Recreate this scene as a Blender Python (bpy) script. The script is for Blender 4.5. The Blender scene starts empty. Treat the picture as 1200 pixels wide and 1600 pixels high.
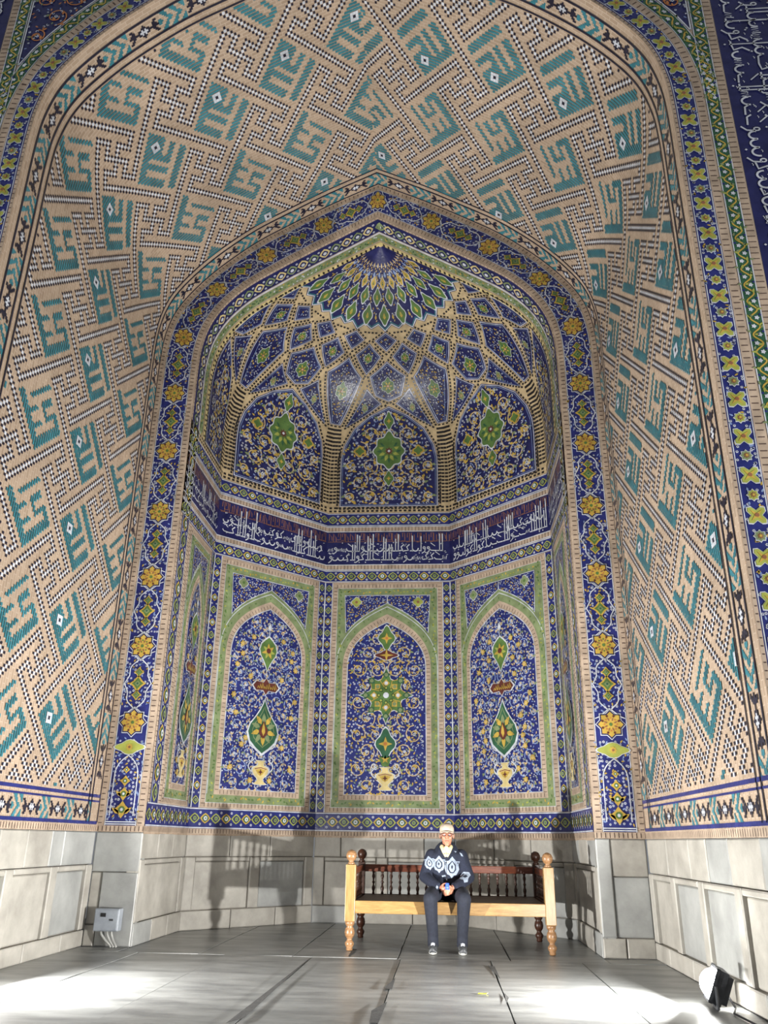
import bpy, bmesh, math, random
from bisect import bisect_right
from mathutils import Vector, Matrix
from mathutils.geometry import delaunay_2d_cdt

scene = bpy.context.scene
COL = scene.collection
PI = math.pi

# ------------------------------------------------------------------ camera
F_PX, CX, CY = 1265.0, 600.0, 800.0
v_up = Vector((45.0, -3113.0, F_PX)).normalized()            # zenith direction in camera axes (x right, y down, z forward)
AXX = 694.0
hor = CY - (v_up.x*(AXX-CX) + v_up.z*F_PX)/v_up.y
v_dep = Vector((AXX-CX, hor-CY, F_PX)).normalized()
v_rt = v_dep.cross(v_up)
if v_rt.x < 0: v_rt = -v_rt
Rw = Matrix((v_rt, v_dep, v_up))                              # world = Rw @ camera
cam_data = bpy.data.cameras.new('camera')
cam = bpy.data.objects.new('camera', cam_data); COL.objects.link(cam)
xa, ya, za = Rw @ Vector((1,0,0)), Rw @ Vector((0,-1,0)), Rw @ Vector((0,0,-1))
M = Matrix((xa, ya, za)).transposed().to_4x4()
M.translation = Vector((0.93, 0.0, 1.16))
cam.matrix_world = M
cam_data.sensor_fit = 'HORIZONTAL'; cam_data.sensor_width = 36.0
cam_data.lens = 36.0*F_PX/1200.0
cam_data.clip_end = 200
scene.camera = cam

# ------------------------------------------------------------------ world, exposure
world = bpy.data.worlds.new('night_sky'); scene.world = world
world.use_nodes = True
bgn = world.node_tree.nodes['Background']
bgn.inputs[0].default_value = (0.88, 0.93, 1.0, 1)
bgn.inputs[1].default_value = 0.18
scene.view_settings.view_transform = 'Standard'
scene.view_settings.look = 'None'
scene.view_settings.exposure = 0.33
scene.view_settings.gamma = 1.0
scene.view_settings.use_curve_mapping = False
FLOOD_W = 370.0            # power of each floor flood lamp (their lights sit in make_floodlight)

# ------------------------------------------------------------------ materials
def lin(c):
    o = []
    for x in c:
        x = x/255.0
        o.append(x/12.92 if x <= 0.04045 else ((x+0.055)/1.055)**2.4)
    return tuple(o)+(1,)
PAL = {
 'cobalt': (30,38,106), 'deepblue': (24,27,82), 'navy': (30,28,46), 'white': (196,200,208), 'turquoise': (52,118,130),
 'yellow': (186,156,68), 'paleyellow': (206,188,132), 'green': (84,114,58), 'palegreen': (122,136,96), 'darkgreen': (44,88,62),
 'skyblue': (126,146,190), 'vine': (196,172,128), 'black': (30,26,28), 'brown': (138,92,66), 'ribtan': (190,168,130),
 'orange': (184,116,62), 'maroon': (92,44,38), 'lime': (156,162,76), 'teal': (52,96,124), 'tick': (72,52,46), 'tan': (176,156,136)}
_mats = {}
def nt(name):
    m = bpy.data.materials.new(name); m.use_nodes = True
    n = m.node_tree.nodes; l = m.node_tree.links
    return m, n, l, n['Principled BSDF']
def glaze(name):
    m, n, l, b = nt('glazed_'+name)
    c = lin(PAL[name])
    tc = n.new('ShaderNodeNewGeometry')
    no = n.new('ShaderNodeTexNoise'); no.inputs['Scale'].default_value = 7.0; no.inputs['Detail'].default_value = 4
    l.new(tc.outputs['Position'], no.inputs['Vector'])
    rp = n.new('ShaderNodeValToRGB')
    rp.color_ramp.elements[0].position = 0.3; rp.color_ramp.elements[1].position = 0.72
    rp.color_ramp.elements[0].color = tuple(x*0.72 for x in c[:3])+(1,)
    rp.color_ramp.elements[1].color = tuple(min(1, x*1.2+0.008) for x in c[:3])+(1,)
    l.new(no.outputs['Fac'], rp.inputs[0]); l.new(rp.outputs[0], b.inputs['Base Color'])
    b.inputs['Roughness'].default_value = 0.75 if name in ('tan','ribtan','tick') else 0.3
    n2 = n.new('ShaderNodeTexNoise'); n2.inputs['Scale'].default_value = 22.0
    l.new(tc.outputs['Position'], n2.inputs['Vector'])
    bp = n.new('ShaderNodeBump'); bp.inputs['Strength'].default_value = 0.25; bp.inputs['Distance'].default_value = 0.01
    l.new(n2.outputs['Fac'], bp.inputs['Height']); l.new(bp.outputs[0], b.inputs['Normal'])
    return m
def brick_mat():
    m, n, l, b = nt('fired_brick')
    uv = n.new('ShaderNodeUVMap'); uv.uv_map = 'UVMap'
    br = n.new('ShaderNodeTexBrick')
    br.inputs['Scale'].default_value = 1.0
    br.inputs['Color1'].default_value = lin((172,151,130)); br.inputs['Color2'].default_value = lin((155,134,113))
    br.inputs['Mortar'].default_value = lin((184,166,148))
    br.inputs['Mortar Size'].default_value = 0.0035; br.inputs['Brick Width'].default_value = 0.115
    br.inputs['Row Height'].default_value = 0.0425
    l.new(uv.outputs[0], br.inputs['Vector'])
    g = n.new('ShaderNodeNewGeometry')
    no = n.new('ShaderNodeTexNoise'); no.inputs['Scale'].default_value = 1.3; no.inputs['Detail'].default_value = 6
    l.new(g.outputs['Position'], no.inputs['Vector'])
    mx = n.new('ShaderNodeMixRGB'); mx.blend_type = 'OVERLAY'; mx.inputs[0].default_value = 0.35
    l.new(br.outputs['Color'], mx.inputs[1]); l.new(no.outputs['Fac'], mx.inputs[2])
    l.new(mx.outputs[0], b.inputs['Base Color'])
    b.inputs['Roughness'].default_value = 0.7
    bp = n.new('ShaderNodeBump'); bp.inputs['Strength'].default_value = 0.3; bp.inputs['Distance'].default_value = 0.006
    l.new(br.outputs['Fac'], bp.inputs['Height']); bp.invert = True
    l.new(bp.outputs[0], b.inputs['Normal'])
    return m
def noisy(name, c1, c2, scale, rough, bump=0.2, stretch=(1,1,1), bscale=None, dist=0.01, coord='Position', spec=0.5):
    m, n, l, b = nt(name)
    if coord == 'Position':
        src = n.new('ShaderNodeNewGeometry').outputs['Position']
    else:
        src = n.new('ShaderNodeTexCoord').outputs['Object']
    mp = n.new('ShaderNodeMapping'); mp.inputs['Scale'].default_value = stretch
    l.new(src, mp.inputs['Vector'])
    no = n.new('ShaderNodeTexNoise'); no.inputs['Scale'].default_value = scale; no.inputs['Detail'].default_value = 8
    no.inputs['Roughness'].default_value = 0.62
    l.new(mp.outputs[0], no.inputs['Vector'])
    rp = n.new('ShaderNodeValToRGB')
    rp.color_ramp.elements[0].position = 0.32; rp.color_ramp.elements[1].position = 0.7
    rp.color_ramp.elements[0].color = lin(c1); rp.color_ramp.elements[1].color = lin(c2)
    l.new(no.outputs['Fac'], rp.inputs[0]); l.new(rp.outputs[0], b.inputs['Base Color'])
    b.inputs['Roughness'].default_value = rough
    b.inputs['Specular IOR Level'].default_value = spec
    n2 = n.new('ShaderNodeTexNoise'); n2.inputs['Scale'].default_value = bscale or scale*4; n2.inputs['Detail'].default_value = 6
    l.new(mp.outputs[0], n2.inputs['Vector'])
    bp = n.new('ShaderNodeBump'); bp.inputs['Strength'].default_value = bump; bp.inputs['Distance'].default_value = dist
    l.new(n2.outputs['Fac'], bp.inputs['Height']); l.new(bp.outputs[0], b.inputs['Normal'])
    return m
def emit(name, col, s):
    m, n, l, b = nt(name)
    b.inputs['Base Color'].default_value = (0.9,0.9,0.9,1)
    b.inputs['Emission Color'].default_value = col; b.inputs['Emission Strength'].default_value = s
    return m
SPECIAL = {
 'brick': brick_mat,
 'stone': lambda: noisy('dressed_limestone', (146,142,134), (182,178,169), 2.6, 0.55, 0.35, bscale=9, dist=0.02),
 'stone_cool': lambda: noisy('grey_marble_block', (138,139,137), (172,173,170), 2.2, 0.45, 0.3, bscale=8, dist=0.02),
 'mortar': lambda: noisy('dark_joint_mortar', (92,86,78), (126,120,110), 9, 0.9, 0.3),
 'slab': lambda: noisy('worn_grey_paving', (112,114,114), (168,170,168), 1.4, 0.36, 0.12, stretch=(1,3.2,1), bscale=14, dist=0.01),
 'joint_shade': lambda: noisy('painted_joint_shade', (60,60,60), (84,84,82), 12, 0.8, 0.3),
 'ground': lambda: noisy('paving_bed', (50,50,50), (74,74,74), 3, 0.8, 0.2),
 'plaster': lambda: noisy('lime_plaster', (176,150,122), (206,182,152), 5, 0.8, 0.3),
 'wood_light': lambda: noisy('honey_pine', (128,96,54), (162,129,80), 7, 0.36, 0.08, stretch=(1.0,8,8), coord='Position'),
 'wood_post': lambda: noisy('honey_pine_post', (128,96,54), (162,129,80), 7, 0.36, 0.08, stretch=(8,8,0.8), coord='Position'),
 'wood_dark': lambda: noisy('dark_walnut', (42,24,16), (78,44,28), 9, 0.35, 0.1, stretch=(2,8,8)),
 'wood_red': lambda: noisy('red_brown_stained_wood', (84,36,22), (128,68,40), 9, 0.38, 0.1, stretch=(1,8,8)),
 'wood_turned': lambda: noisy('turned_oak', (112,78,48), (156,120,84), 9, 0.35, 0.1, stretch=(3,3,8)),
 'wood_seat': lambda: noisy('worn_seat_plank', (66,54,44), (104,88,70), 8, 0.5, 0.1, stretch=(1,9,9)),
 'skin': lambda: noisy('skin', (166,106,82), (186,126,100), 14, 0.5, 0.1),
 'jacket': lambda: noisy('navy_fleece', (15,20,35), (27,34,54), 40, 0.9, 0.5, bscale=160, dist=0.004),
 'jacket_print': lambda: noisy('pale_fleece_print', (118,130,148), (156,166,180), 40, 0.9, 0.5, bscale=160, dist=0.004),
 'trousers': lambda: noisy('dark_denim', (15,19,31), (27,32,46), 30, 0.85, 0.3, bscale=120, dist=0.004),
 'shirt': lambda: noisy('cream_scarf', (206,190,140), (232,220,176), 12, 0.8, 0.3),
 'scarf_spot': lambda: noisy('grey_scarf_pattern', (120,112,96), (150,140,120), 12, 0.8, 0.3),
 'cap': lambda: noisy('beige_cap_cloth', (168,150,132), (192,176,158), 24, 0.85, 0.3, bscale=90, dist=0.003),
 'hair': lambda: noisy('grey_hair', (92,84,78), (130,122,116), 60, 0.7, 0.4),
 'shoe': lambda: noisy('grey_shoe_leather', (44,46,50), (80,82,84), 20, 0.5, 0.2),
 'sole': lambda: noisy('pale_rubber_sole', (150,150,146), (176,176,170), 20, 0.7, 0.1),
 'blackplastic': lambda: noisy('black_plastic', (14,14,16), (26,26,30), 20, 0.4, 0.05),
 'bluething': lambda: noisy('bright_blue_plastic', (40,70,210), (80,120,240), 20, 0.25, 0.05),
 'boxgrey': lambda: noisy('grey_painted_steel', (132,138,146), (158,164,172), 6, 0.4, 0.08),
 'conduit': lambda: noisy('grey_plastic_conduit', (150,150,146), (186,186,182), 12, 0.5, 0.1),
 'darkmetal': lambda: noisy('dark_cast_aluminium', (40,42,46), (66,68,72), 16, 0.45, 0.15),
 'eye': lambda: noisy('eye_dark', (20,14,12), (34,26,22), 20, 0.2, 0.0),
 'lip': lambda: noisy('lips', (150,84,74), (170,100,88), 20, 0.5, 0.1),
 'scrap': lambda: noisy('yellow_paper_scrap', (190,190,40), (224,222,90), 20, 0.7, 0.1),
 'lens': lambda: emit('flood_lens', (1.0, 0.985, 0.95, 1), 60.0),
}
def mat(k):
    if k not in _mats:
        _mats[k] = SPECIAL[k]() if k in SPECIAL else glaze(k)
    return _mats[k]

# ------------------------------------------------------------------ mesh builder and hierarchy
class MB:
    def __init__(s):
        s.v = []; s.f = []; s.m = []; s.uv = {}; s.mats = []; s.smooth = False
    def mi(s, k):
        if k not in s.mats: s.mats.append(k)
        return s.mats.index(k)
    def vert(s, p, uv=None):
        s.v.append((p[0], p[1], p[2]))
        if uv is not None: s.uv[len(s.v)-1] = uv
        return len(s.v)-1
    def face(s, idx, k):
        s.f.append(tuple(idx)); s.m.append(s.mi(k))
    def pts(s, P, k):
        b = len(s.v)
        for p in P: s.v.append((p[0], p[1], p[2]))
        s.f.append(tuple(range(b, b+len(P)))); s.m.append(s.mi(k))
    # --- drawing on a surface S(u, v, h)
    def poly(s, S, P, k, h=0.0):
        s.pts([S(u, v, h) for u, v in P], k)
    def rect(s, S, u0, u1, v0, v1, k, h=0.0, nu=1, nv=1):
        g = [[s.vert(S(u0+(u1-u0)*i/nu, v0+(v1-v0)*j/nv, h), (u0+(u1-u0)*i/nu, v0+(v1-v0)*j/nv)) for j in range(nv+1)] for i in range(nu+1)]
        for i in range(nu):
            for j in range(nv):
                s.face((g[i][j], g[i+1][j], g[i+1][j+1], g[i][j+1]), k)
    def fill(s, S, P, k, h=0.0, step=0.2):
        xs = [p[0] for p in P]; ys = [p[1] for p in P]
        pts = []
        n = len(P)
        for i in range(n):
            a = P[i]; b = P[(i+1) % n]
            d = math.hypot(b[0]-a[0], b[1]-a[1]); m = max(1, int(d/step))
            for j in range(m): pts.append((a[0]+(b[0]-a[0])*j/m, a[1]+(b[1]-a[1])*j/m))
        nb = len(pts)
        y = min(ys)+step*.5
        while y < max(ys):
            x = min(xs)+step*.5
            while x < max(xs):
                if inside(P, x, y) and edge_dist(P, x, y) > step*.3: pts.append((x, y))
                x += step
            y += step
        r = delaunay_2d_cdt([Vector(p) for p in pts], [], [list(range(nb))], 1, 1e-7)
        b = len(s.v)
        for q in r[0]: s.vert(S(q[0], q[1], h), (q[0], q[1]))
        for t in r[2]: s.face([b+i for i in t], k)
    def stroke(s, S, P, w, k, h=0.0, closed=False, taper=False):
        n = len(P)
        if n < 2: return
        L = []
        for i in range(n):
            if closed: a = P[i-1]; b = P[(i+1) % n]
            else: a = P[max(0, i-1)]; b = P[min(n-1, i+1)]
            dx, dy = b[0]-a[0], b[1]-a[1]; d = math.hypot(dx, dy) or 1e-9
            ww = w*.5
            if taper: ww *= 1.0-0.75*i/(n-1)
            nx, ny = -dy/d*ww, dx/d*ww
            L.append((s.vert(S(P[i][0]+nx, P[i][1]+ny, h)), s.vert(S(P[i][0]-nx, P[i][1]-ny, h))))
        for i in range(n if closed else n-1):
            a = L[i]; b = L[(i+1) % n]
            s.face((a[0], a[1], b[1], b[0]), k)
    def disc(s, S, u, v, r, k, h=0.0, n=7, ry=None, rot=0.3):
        ry = ry or r
        s.poly(S, [(u+r*math.cos(rot+2*PI*i/n), v+ry*math.sin(rot+2*PI*i/n)) for i in range(n)], k, h)
    def star(s, S, u, v, r, r2, n, k, h=0.0, rot=PI/2):
        s.poly(S, star_pts(u, v, r, r2, n, rot), k, h)
    def leaf(s, S, u, v, a, L, w, k, h=0.0):
        ca, sa = math.cos(a), math.sin(a)
        P = [(0,0), (.35*L,.5*w), (.7*L,.35*w), (L,0.1*w), (.65*L,-.3*w), (.3*L,-.45*w)]
        s.poly(S, [(u+x*ca-y*sa, v+x*sa+y*ca) for x, y in P], k, h)
    # --- solids
    def box(s, x0, x1, y0, y1, z0, z1, k):
        b = len(s.v)
        for p in [(x0,y0,z0),(x1,y0,z0),(x1,y1,z0),(x0,y1,z0),(x0,y0,z1),(x1,y0,z1),(x1,y1,z1),(x0,y1,z1)]: s.v.append(p)
        for q in [(0,3,2,1),(4,5,6,7),(0,1,5,4),(1,2,6,5),(2,3,7,6),(3,0,4,7)]: s.face([b+i for i in q], k)
    def lathe(s, cx, cy, prof, k, n=14):
        rings = []
        for r, z in prof:
            rings.append([s.vert((cx+r*math.cos(2*PI*i/n), cy+r*math.sin(2*PI*i/n), z)) for i in range(n)])
        for a, b in zip(rings, rings[1:]):
            for i in range(n): s.face((a[i], a[(i+1) % n], b[(i+1) % n], b[i]), k)
        s.face(list(reversed(rings[0])), k); s.face(rings[-1], k)
    def tube(s, P, R, k, n=10, cap=True):
        rings = []
        prev = None
        for i, p in enumerate(P):
            p = Vector(p)
            d = (Vector(P[min(i+1, len(P)-1)])-Vector(P[max(i-1, 0)])).normalized()
            if prev is None:
                a = Vector((0,0,1)) if abs(d.z) < 0.9 else Vector((1,0,0))
                x = d.cross(a).normalized()
            else:
                x = (prev-d*prev.dot(d)).normalized()
            prev = x; y = d.cross(x)
            r = R[i] if isinstance(R, (list, tuple)) else R
            rings.append([s.vert(p+x*r*math.cos(2*PI*j/n)+y*r*math.sin(2*PI*j/n)) for j in range(n)])
        for a, b in zip(rings, rings[1:]):
            for i in range(n): s.face((a[i], a[(i+1) % n], b[(i+1) % n], b[i]), k)
        if cap: s.face(list(reversed(rings[0])), k); s.face(rings[-1], k)
    def ball(s, c, r, k, n=12, m=8, rot=None):
        rx, ry, rz = r if isinstance(r, (list, tuple)) else (r, r, r)
        def P(x, y, z):
            q = Vector((x*rx, y*ry, z*rz))
            if rot is not None: q = rot @ q
            return q+Vector(c)
        top = s.vert(P(0,0,1)); bot = s.vert(P(0,0,-1)); rings = []
        for j in range(1, m):
            t = PI*j/m
            rings.append([s.vert(P(math.sin(t)*math.cos(2*PI*i/n), math.sin(t)*math.sin(2*PI*i/n), math.cos(t))) for i in range(n)])
        for i in range(n):
            s.face((top, rings[0][i], rings[0][(i+1) % n]), k); s.face((bot, rings[-1][(i+1) % n], rings[-1][i]), k)
        for a, b in zip(rings, rings[1:]):
            for i in range(n): s.face((a[i], b[i], b[(i+1) % n], a[(i+1) % n]), k)
    def build(s, name, parent=None, origin=None, smooth=None):
        me = bpy.data.meshes.new(name)
        o = Vector(origin) if origin is not None else Vector((0,0,0))
        me.from_pydata([(x-o.x, y-o.y, z-o.z) for x, y, z in s.v] if origin is not None else s.v, [], s.f)
        for k in s.mats: me.materials.append(mat(k))
        me.polygons.foreach_set('material_index', s.m)
        if (s.smooth if smooth is None else smooth): me.polygons.foreach_set('use_smooth', [True]*len(s.f))
        if s.uv:
            uvl = me.uv_layers.new(name='UVMap')
            for lp in me.loops:
                uvl.data[lp.index].uv = s.uv.get(lp.vertex_index, (0,0))
        me.update()
        ob = bpy.data.objects.new(name, me); COL.objects.link(ob)
        if parent is not None: ob.parent = parent
        ob.location = o
        return ob
def local_build(mb, name, parent, pworld):
    """mesh whose coordinates are world; parent sits unrotated at pworld"""
    ob = mb.build(name, parent)
    ob.location = -Vector(pworld)
    return ob
def star_pts(u, v, r, r2, n, rot=PI/2):
    return [(u+(r if i % 2 == 0 else r2)*math.cos(rot+PI*i/n), v+(r if i % 2 == 0 else r2)*math.sin(rot+PI*i/n)) for i in range(2*n)]
def inside(P, x, y):
    c = False; n = len(P); j = n-1
    for i in range(n):
        xi, yi = P[i]; xj, yj = P[j]
        if (yi > y) != (yj > y) and x < (xj-xi)*(y-yi)/(yj-yi)+xi: c = not c
        j = i
    return c
def edge_dist(P, x, y):
    best = 1e9; n = len(P)
    for i in range(n):
        ax, ay = P[i]; bx, by = P[(i+1) % n]
        dx, dy = bx-ax, by-ay; L = dx*dx+dy*dy or 1e-12
        t = max(0, min(1, ((x-ax)*dx+(y-ay)*dy)/L))
        best = min(best, math.hypot(x-ax-t*dx, y-ay-t*dy))
    return best
def offset_poly(P, d):
    """convex outline moved outwards by d"""
    n = len(P); A = sum(P[i][0]*P[(i+1) % n][1]-P[(i+1) % n][0]*P[i][1] for i in range(n))
    s = 1 if A > 0 else -1; out = []
    for i in range(n):
        a, b, c = P[i-1], P[i], P[(i+1) % n]
        e1 = (b[0]-a[0], b[1]-a[1]); e2 = (c[0]-b[0], c[1]-b[1])
        l1 = math.hypot(*e1) or 1e-9; l2 = math.hypot(*e2) or 1e-9
        n1 = (s*e1[1]/l1, -s*e1[0]/l1); n2 = (s*e2[1]/l2, -s*e2[0]/l2)
        m = (n1[0]+n2[0], n1[1]+n2[1]); k = max(.35, (m[0]*m[0]+m[1]*m[1])/2)
        out.append((b[0]+m[0]*d/k, b[1]+m[1]*d/k))
    return out
def tag(o, label=None, cat=None, group=None, kind=None):
    if label: o['label'] = label
    if cat: o['category'] = cat
    if group: o['group'] = group
    if kind: o['kind'] = kind
    return o
def empty(name, loc=(0,0,0)):
    o = bpy.data.objects.new(name, None); COL.objects.link(o); o.location = loc; o.empty_display_size = 0.1
    return o
def setting(name, label, cat):
    return tag(empty(name), label, cat, kind='structure')

# ------------------------------------------------------------------ arch profiles
OUT = [(3.24,1.22),(3.24,7.0),(3.24,7.85),(3.205,8.3),(3.09,8.7),(2.86,9.07),(2.48,9.5),(1.93,9.97),(1.38,10.32),(0.75,10.69),(0,11.08)]
INN = [(2.66,1.22),(2.66,7.0),(2.66,7.75),(2.635,8.1),(2.55,8.45),(2.36,8.8),(2.03,9.15),(1.55,9.48),(1.05,9.79),(0.55,10.09),(0,10.42)]
def dense(P):
    out = [P[0]]
    for k in range(1, len(P)-1):
        p0, p1, p2 = P[k-1], P[k], P[k+1]
        p3 = P[k+2] if k+2 < len(P) else (2*p2[0]-p1[0], 2*p2[1]-p1[1])
        if k == 1: p0 = (2*p1[0]-p2[0], 2*p1[1]-p2[1])
        for q in range(0 if k == 1 else 1, 9):
            t = q/8
            out.append(tuple(.5*(2*p1[c]+(p2[c]-p0[c])*t+(2*p0[c]-5*p1[c]+4*p2[c]-p3[c])*t*t+(-p0[c]+3*p1[c]-3*p2[c]+p3[c])*t**3) for c in (0,1)))
    return out
class Prof:
    def __init__(s, P):
        s.p = P; s.L = [0.0]
        for a, b in zip(P, P[1:]): s.L.append(s.L[-1]+math.hypot(b[0]-a[0], b[1]-a[1]))
        s.tot = s.L[-1]; s.z = [q[1] for q in P]
    def at(s, l):
        if l <= 0: i = 0
        else: i = min(max(bisect_right(s.L, l)-1, 0), len(s.L)-2)
        t = (l-s.L[i])/(s.L[i+1]-s.L[i])
        a, b = s.p[i], s.p[i+1]
        dx, dz = (b[0]-a[0]), (b[1]-a[1]); d = math.hypot(dx, dz)
        return a[0]+dx*t, a[1]+dz*t, dx/d, dz/d
    def xz(s, z):
        i = min(max(bisect_right(s.z, z)-1, 0), len(s.z)-2)
        t = (z-s.z[i])/(s.z[i+1]-s.z[i]); a, b = s.p[i], s.p[i+1]
        return a[0]+(b[0]-a[0])*t, (b[0]-a[0]), (b[1]-a[1])
    def lz(s, z):
        i = min(max(bisect_right(s.z, z)-1, 0), len(s.z)-2)
        return s.L[i]+(z-s.z[i])/(s.z[i+1]-s.z[i])*(s.L[i+1]-s.L[i])
DO, DI = dense(OUT), dense(INN)
VO, VI = Prof(DO), Prof(DI)
YF, YV0, YB = 10.2, 6.0, 13.6          # frame plane, facade plane, niche back
Z0, ZT = 1.22, 1.29                    # stone top, tile bottom
# vault: u signed arc length from the ridge (left negative), v = depth Y
def S_vault(u, Y, h=0.0):
    x, z, tx, tz = VO.at(VO.tot-abs(u))
    sg = -1 if u < 0 else 1
    nx, nz = -tz, tx                   # inward normal for the right half
    return (sg*(x+nx*h), Y, z+nz*h)
# soffit of the niche arch: same with the inner profile
def S_soff(u, Y, h=0.0):
    x, z, tx, tz = VI.at(VI.tot-abs(u))
    sg = -1 if u < 0 else 1
    return (sg*(x-tz*h), Y, z+tx*h)
# frame band between the two profiles: l along the middle line from the left base, w 0 (outer) .. 0.58 (inner)
MID = Prof([((a[0]+b[0])/2, (a[1]+b[1])/2) for a, b in zip(DO, DI)])
PO, PIN = DO, DI
def S_frame(l, w, h=0.0):
    sg = -1
    if l > MID.tot: l = 2*MID.tot-l; sg = 1
    i = min(max(bisect_right(MID.L, l)-1, 0), len(MID.L)-2)
    t = (l-MID.L[i])/(MID.L[i+1]-MID.L[i]); q = w/0.58
    x = (PO[i][0]*(1-t)+PO[i+1][0]*t)*(1-q)+(PIN[i][0]*(1-t)+PIN[i+1][0]*t)*q
    z = (PO[i][1]*(1-t)+PO[i+1][1]*t)*(1-q)+(PIN[i][1]*(1-t)+PIN[i+1][1]*t)*q
    return (sg*x, YF-h, z)
# facade: l along the outer profile from the left base, w outward
def S_fac(l, w, h=0.0):
    sg = -1
    if l > VO.tot: l = 2*VO.tot-l; sg = 1
    x, z, tx, tz = VO.at(l)
    return (sg*max(-0.0 if False else 0, x+tz*w) if x+tz*w > 0 else 0.0, YV0-h, z-tx*w)
def S_plane(o, U, N):
    o = Vector(o); U = Vector(U).normalized(); N = Vector(N).normalized()
    def S(u, v, h=0.0):
        return (o.x+U.x*u+N.x*h, o.y+U.y*u+N.y*h, v)
    return S
def S_xz(Y):
    return lambda u, v, h=0.0: (u, Y-h, v)
# niche semi dome
YD, SY = 10.85, 2.75/2.66
def S_dome(phi, z, h=0.0):
    r, dx, dz = VI.xz(min(z, 10.4199))
    d = (phi+22.5) % 45.0-22.5
    k = 1/math.cos(math.radians(d))
    s = min(1, max(0, (z-7.4)/1.5)); s = s*s*(3-2*s)
    F = k+(1-k)*s
    q = math.hypot(dx, dz); nr, nz = -dz/q, dx/q
    rr = r*F+nr*h
    a = math.radians(phi)
    return (rr*math.cos(a), YD+SY*rr*math.sin(a), z+nz*h)
def S_dome_local(pc, zc):
    r, dx, dz = VI.xz(zc); kr = r*PI/180; ks = dz/math.hypot(dx, dz)
    return (lambda x, y, h=0.0: S_dome(pc-x/kr, zc+y*ks, h)), (lambda p, z: (-(p-pc)*kr, (z-zc)/ks))

# ------------------------------------------------------------------ ornament
rnd = random.Random(7)
H1, H2, H3, H4, H5, H6 = .004, .008, .012, .016, .020, .024
def spiral(cx, cy, R, turns, a0, d, n=22):
    P = []
    for i in range(n):
        t = i/(n-1); r = R*(1-0.78*t); a = a0+d*2*PI*turns*t
        P.append((cx+r*math.cos(a), cy+r*math.sin(a)))
    return P
def flower(mb, S, x, y, r, k='white', c='cobalt', h=H3, n=6):
    mb.star(S, x, y, r, r*.62, n, k, h, rnd.random()*PI)
    if r > .013: mb.disc(S, x, y, r*.34, c, h+.003, 5)
def arabesque(mb, S, P, seed=0, pitch=.046, vines=True, vp=.25, margin=.02, leafk='yellow', vinek='vine', avoid=None, bg='cobalt', scale=1.0):
    R = random.Random(seed)
    xs = [p[0] for p in P]; ys = [p[1] for p in P]
    ok = lambda x, y, m: inside(P, x, y) and edge_dist(P, x, y) > m and (avoid is None or not avoid(x, y))
    if vines:
        y = min(ys)+vp*.42; row = 0
        cxm = (min(xs)+max(xs))/2
        while y < max(ys):
            k = 0
            while k*vp < (max(xs)-min(xs))/2+vp:
                for sg in ((1, -1) if (k or row % 2) else (1,)):           # mirrored about the middle
                    x = cxm+sg*(k*vp+(vp*.5 if row % 2 else 0))
                    if not (min(xs) < x < max(xs)): continue
                    cx, cy = x, y
                    if not ok(cx, cy, margin): continue
                    Rr = min(vp*.49, edge_dist(P, cx, cy)-.008)
                    if Rr < .045: continue
                    d = sg*(1 if row % 2 else -1)
                    Q = spiral(cx, cy, Rr, 1.3, (PI/2 if row % 2 else -PI/2), d, 18)
                    if avoid: Q = [q for q in Q if not avoid(*q)]
                    if len(Q) > 5: mb.stroke(S, Q, .015*scale, vinek, H2)
                    for t in range(4):
                        i = int(len(Q)*(.08+.22*t))
                        if i < len(Q)-1:
                            q = Q[i]; an = math.atan2(q[1]-cy, q[0]-cx)
                            mb.leaf(S, q[0], q[1], an+d*.7+(PI if t % 2 else 0), .062*scale, .036*scale, leafk if t != 2 else 'palegreen', H3)
                    flower(mb, S, cx, cy, .026*scale, 'white', bg, H3)
                k += 1
            y += vp*.86; row += 1
    y = min(ys)+pitch*.4; row = 0
    while y < max(ys):
        x = min(xs)+pitch*(.5 if row % 2 else .1)
        while x < max(xs):
            cx, cy = x+R.uniform(-.3,.3)*pitch, y+R.uniform(-.3,.3)*pitch
            if ok(cx, cy, margin*.7):
                q = R.random()
                if q < .34: flower(mb, S, cx, cy, R.uniform(.012,.018)*scale, 'white', bg, H4)
                elif q < .56: mb.leaf(S, cx, cy, R.uniform(0,6.28), .045*scale, .022*scale, leafk, H4)
                elif q < .74: mb.leaf(S, cx, cy, R.uniform(0,6.28), .042*scale, .016*scale, 'skyblue', H4)
                elif q < .80: mb.leaf(S, cx, cy, R.uniform(0,6.28), .04*scale, .02*scale, 'palegreen', H4)
                elif q < .88: mb.stroke(S, spiral(cx, cy, .022*scale, .7, R.uniform(0,6.28), 1, 6), .008*scale, 'white', H4)
            x += pitch
        y += pitch*.86; row += 1
def ticks(mb, S, P, w, d, k='tick', h=H2, tw=.008, closed=False):
    """dark joints across a band that follows the polyline P"""
    Q = list(P)+([P[0]] if closed else [])
    carry = d*.5
    for a, b in zip(Q, Q[1:]):
        L = math.hypot(b[0]-a[0], b[1]-a[1])
        if L < 1e-6: continue
        tx, ty = (b[0]-a[0])/L, (b[1]-a[1])/L
        s = carry
        while s < L:
            x, y = a[0]+tx*s, a[1]+ty*s
            mb.poly(S, [(x-ty*w/2-tx*tw/2, y+tx*w/2-ty*tw/2), (x-ty*w/2+tx*tw/2, y+tx*w/2+ty*tw/2), (x+ty*w/2+tx*tw/2, y-tx*w/2+ty*tw/2), (x+ty*w/2-tx*tw/2, y-tx*w/2-ty*tw/2)], k, h)
            s += d
        carry = s-L
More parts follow.
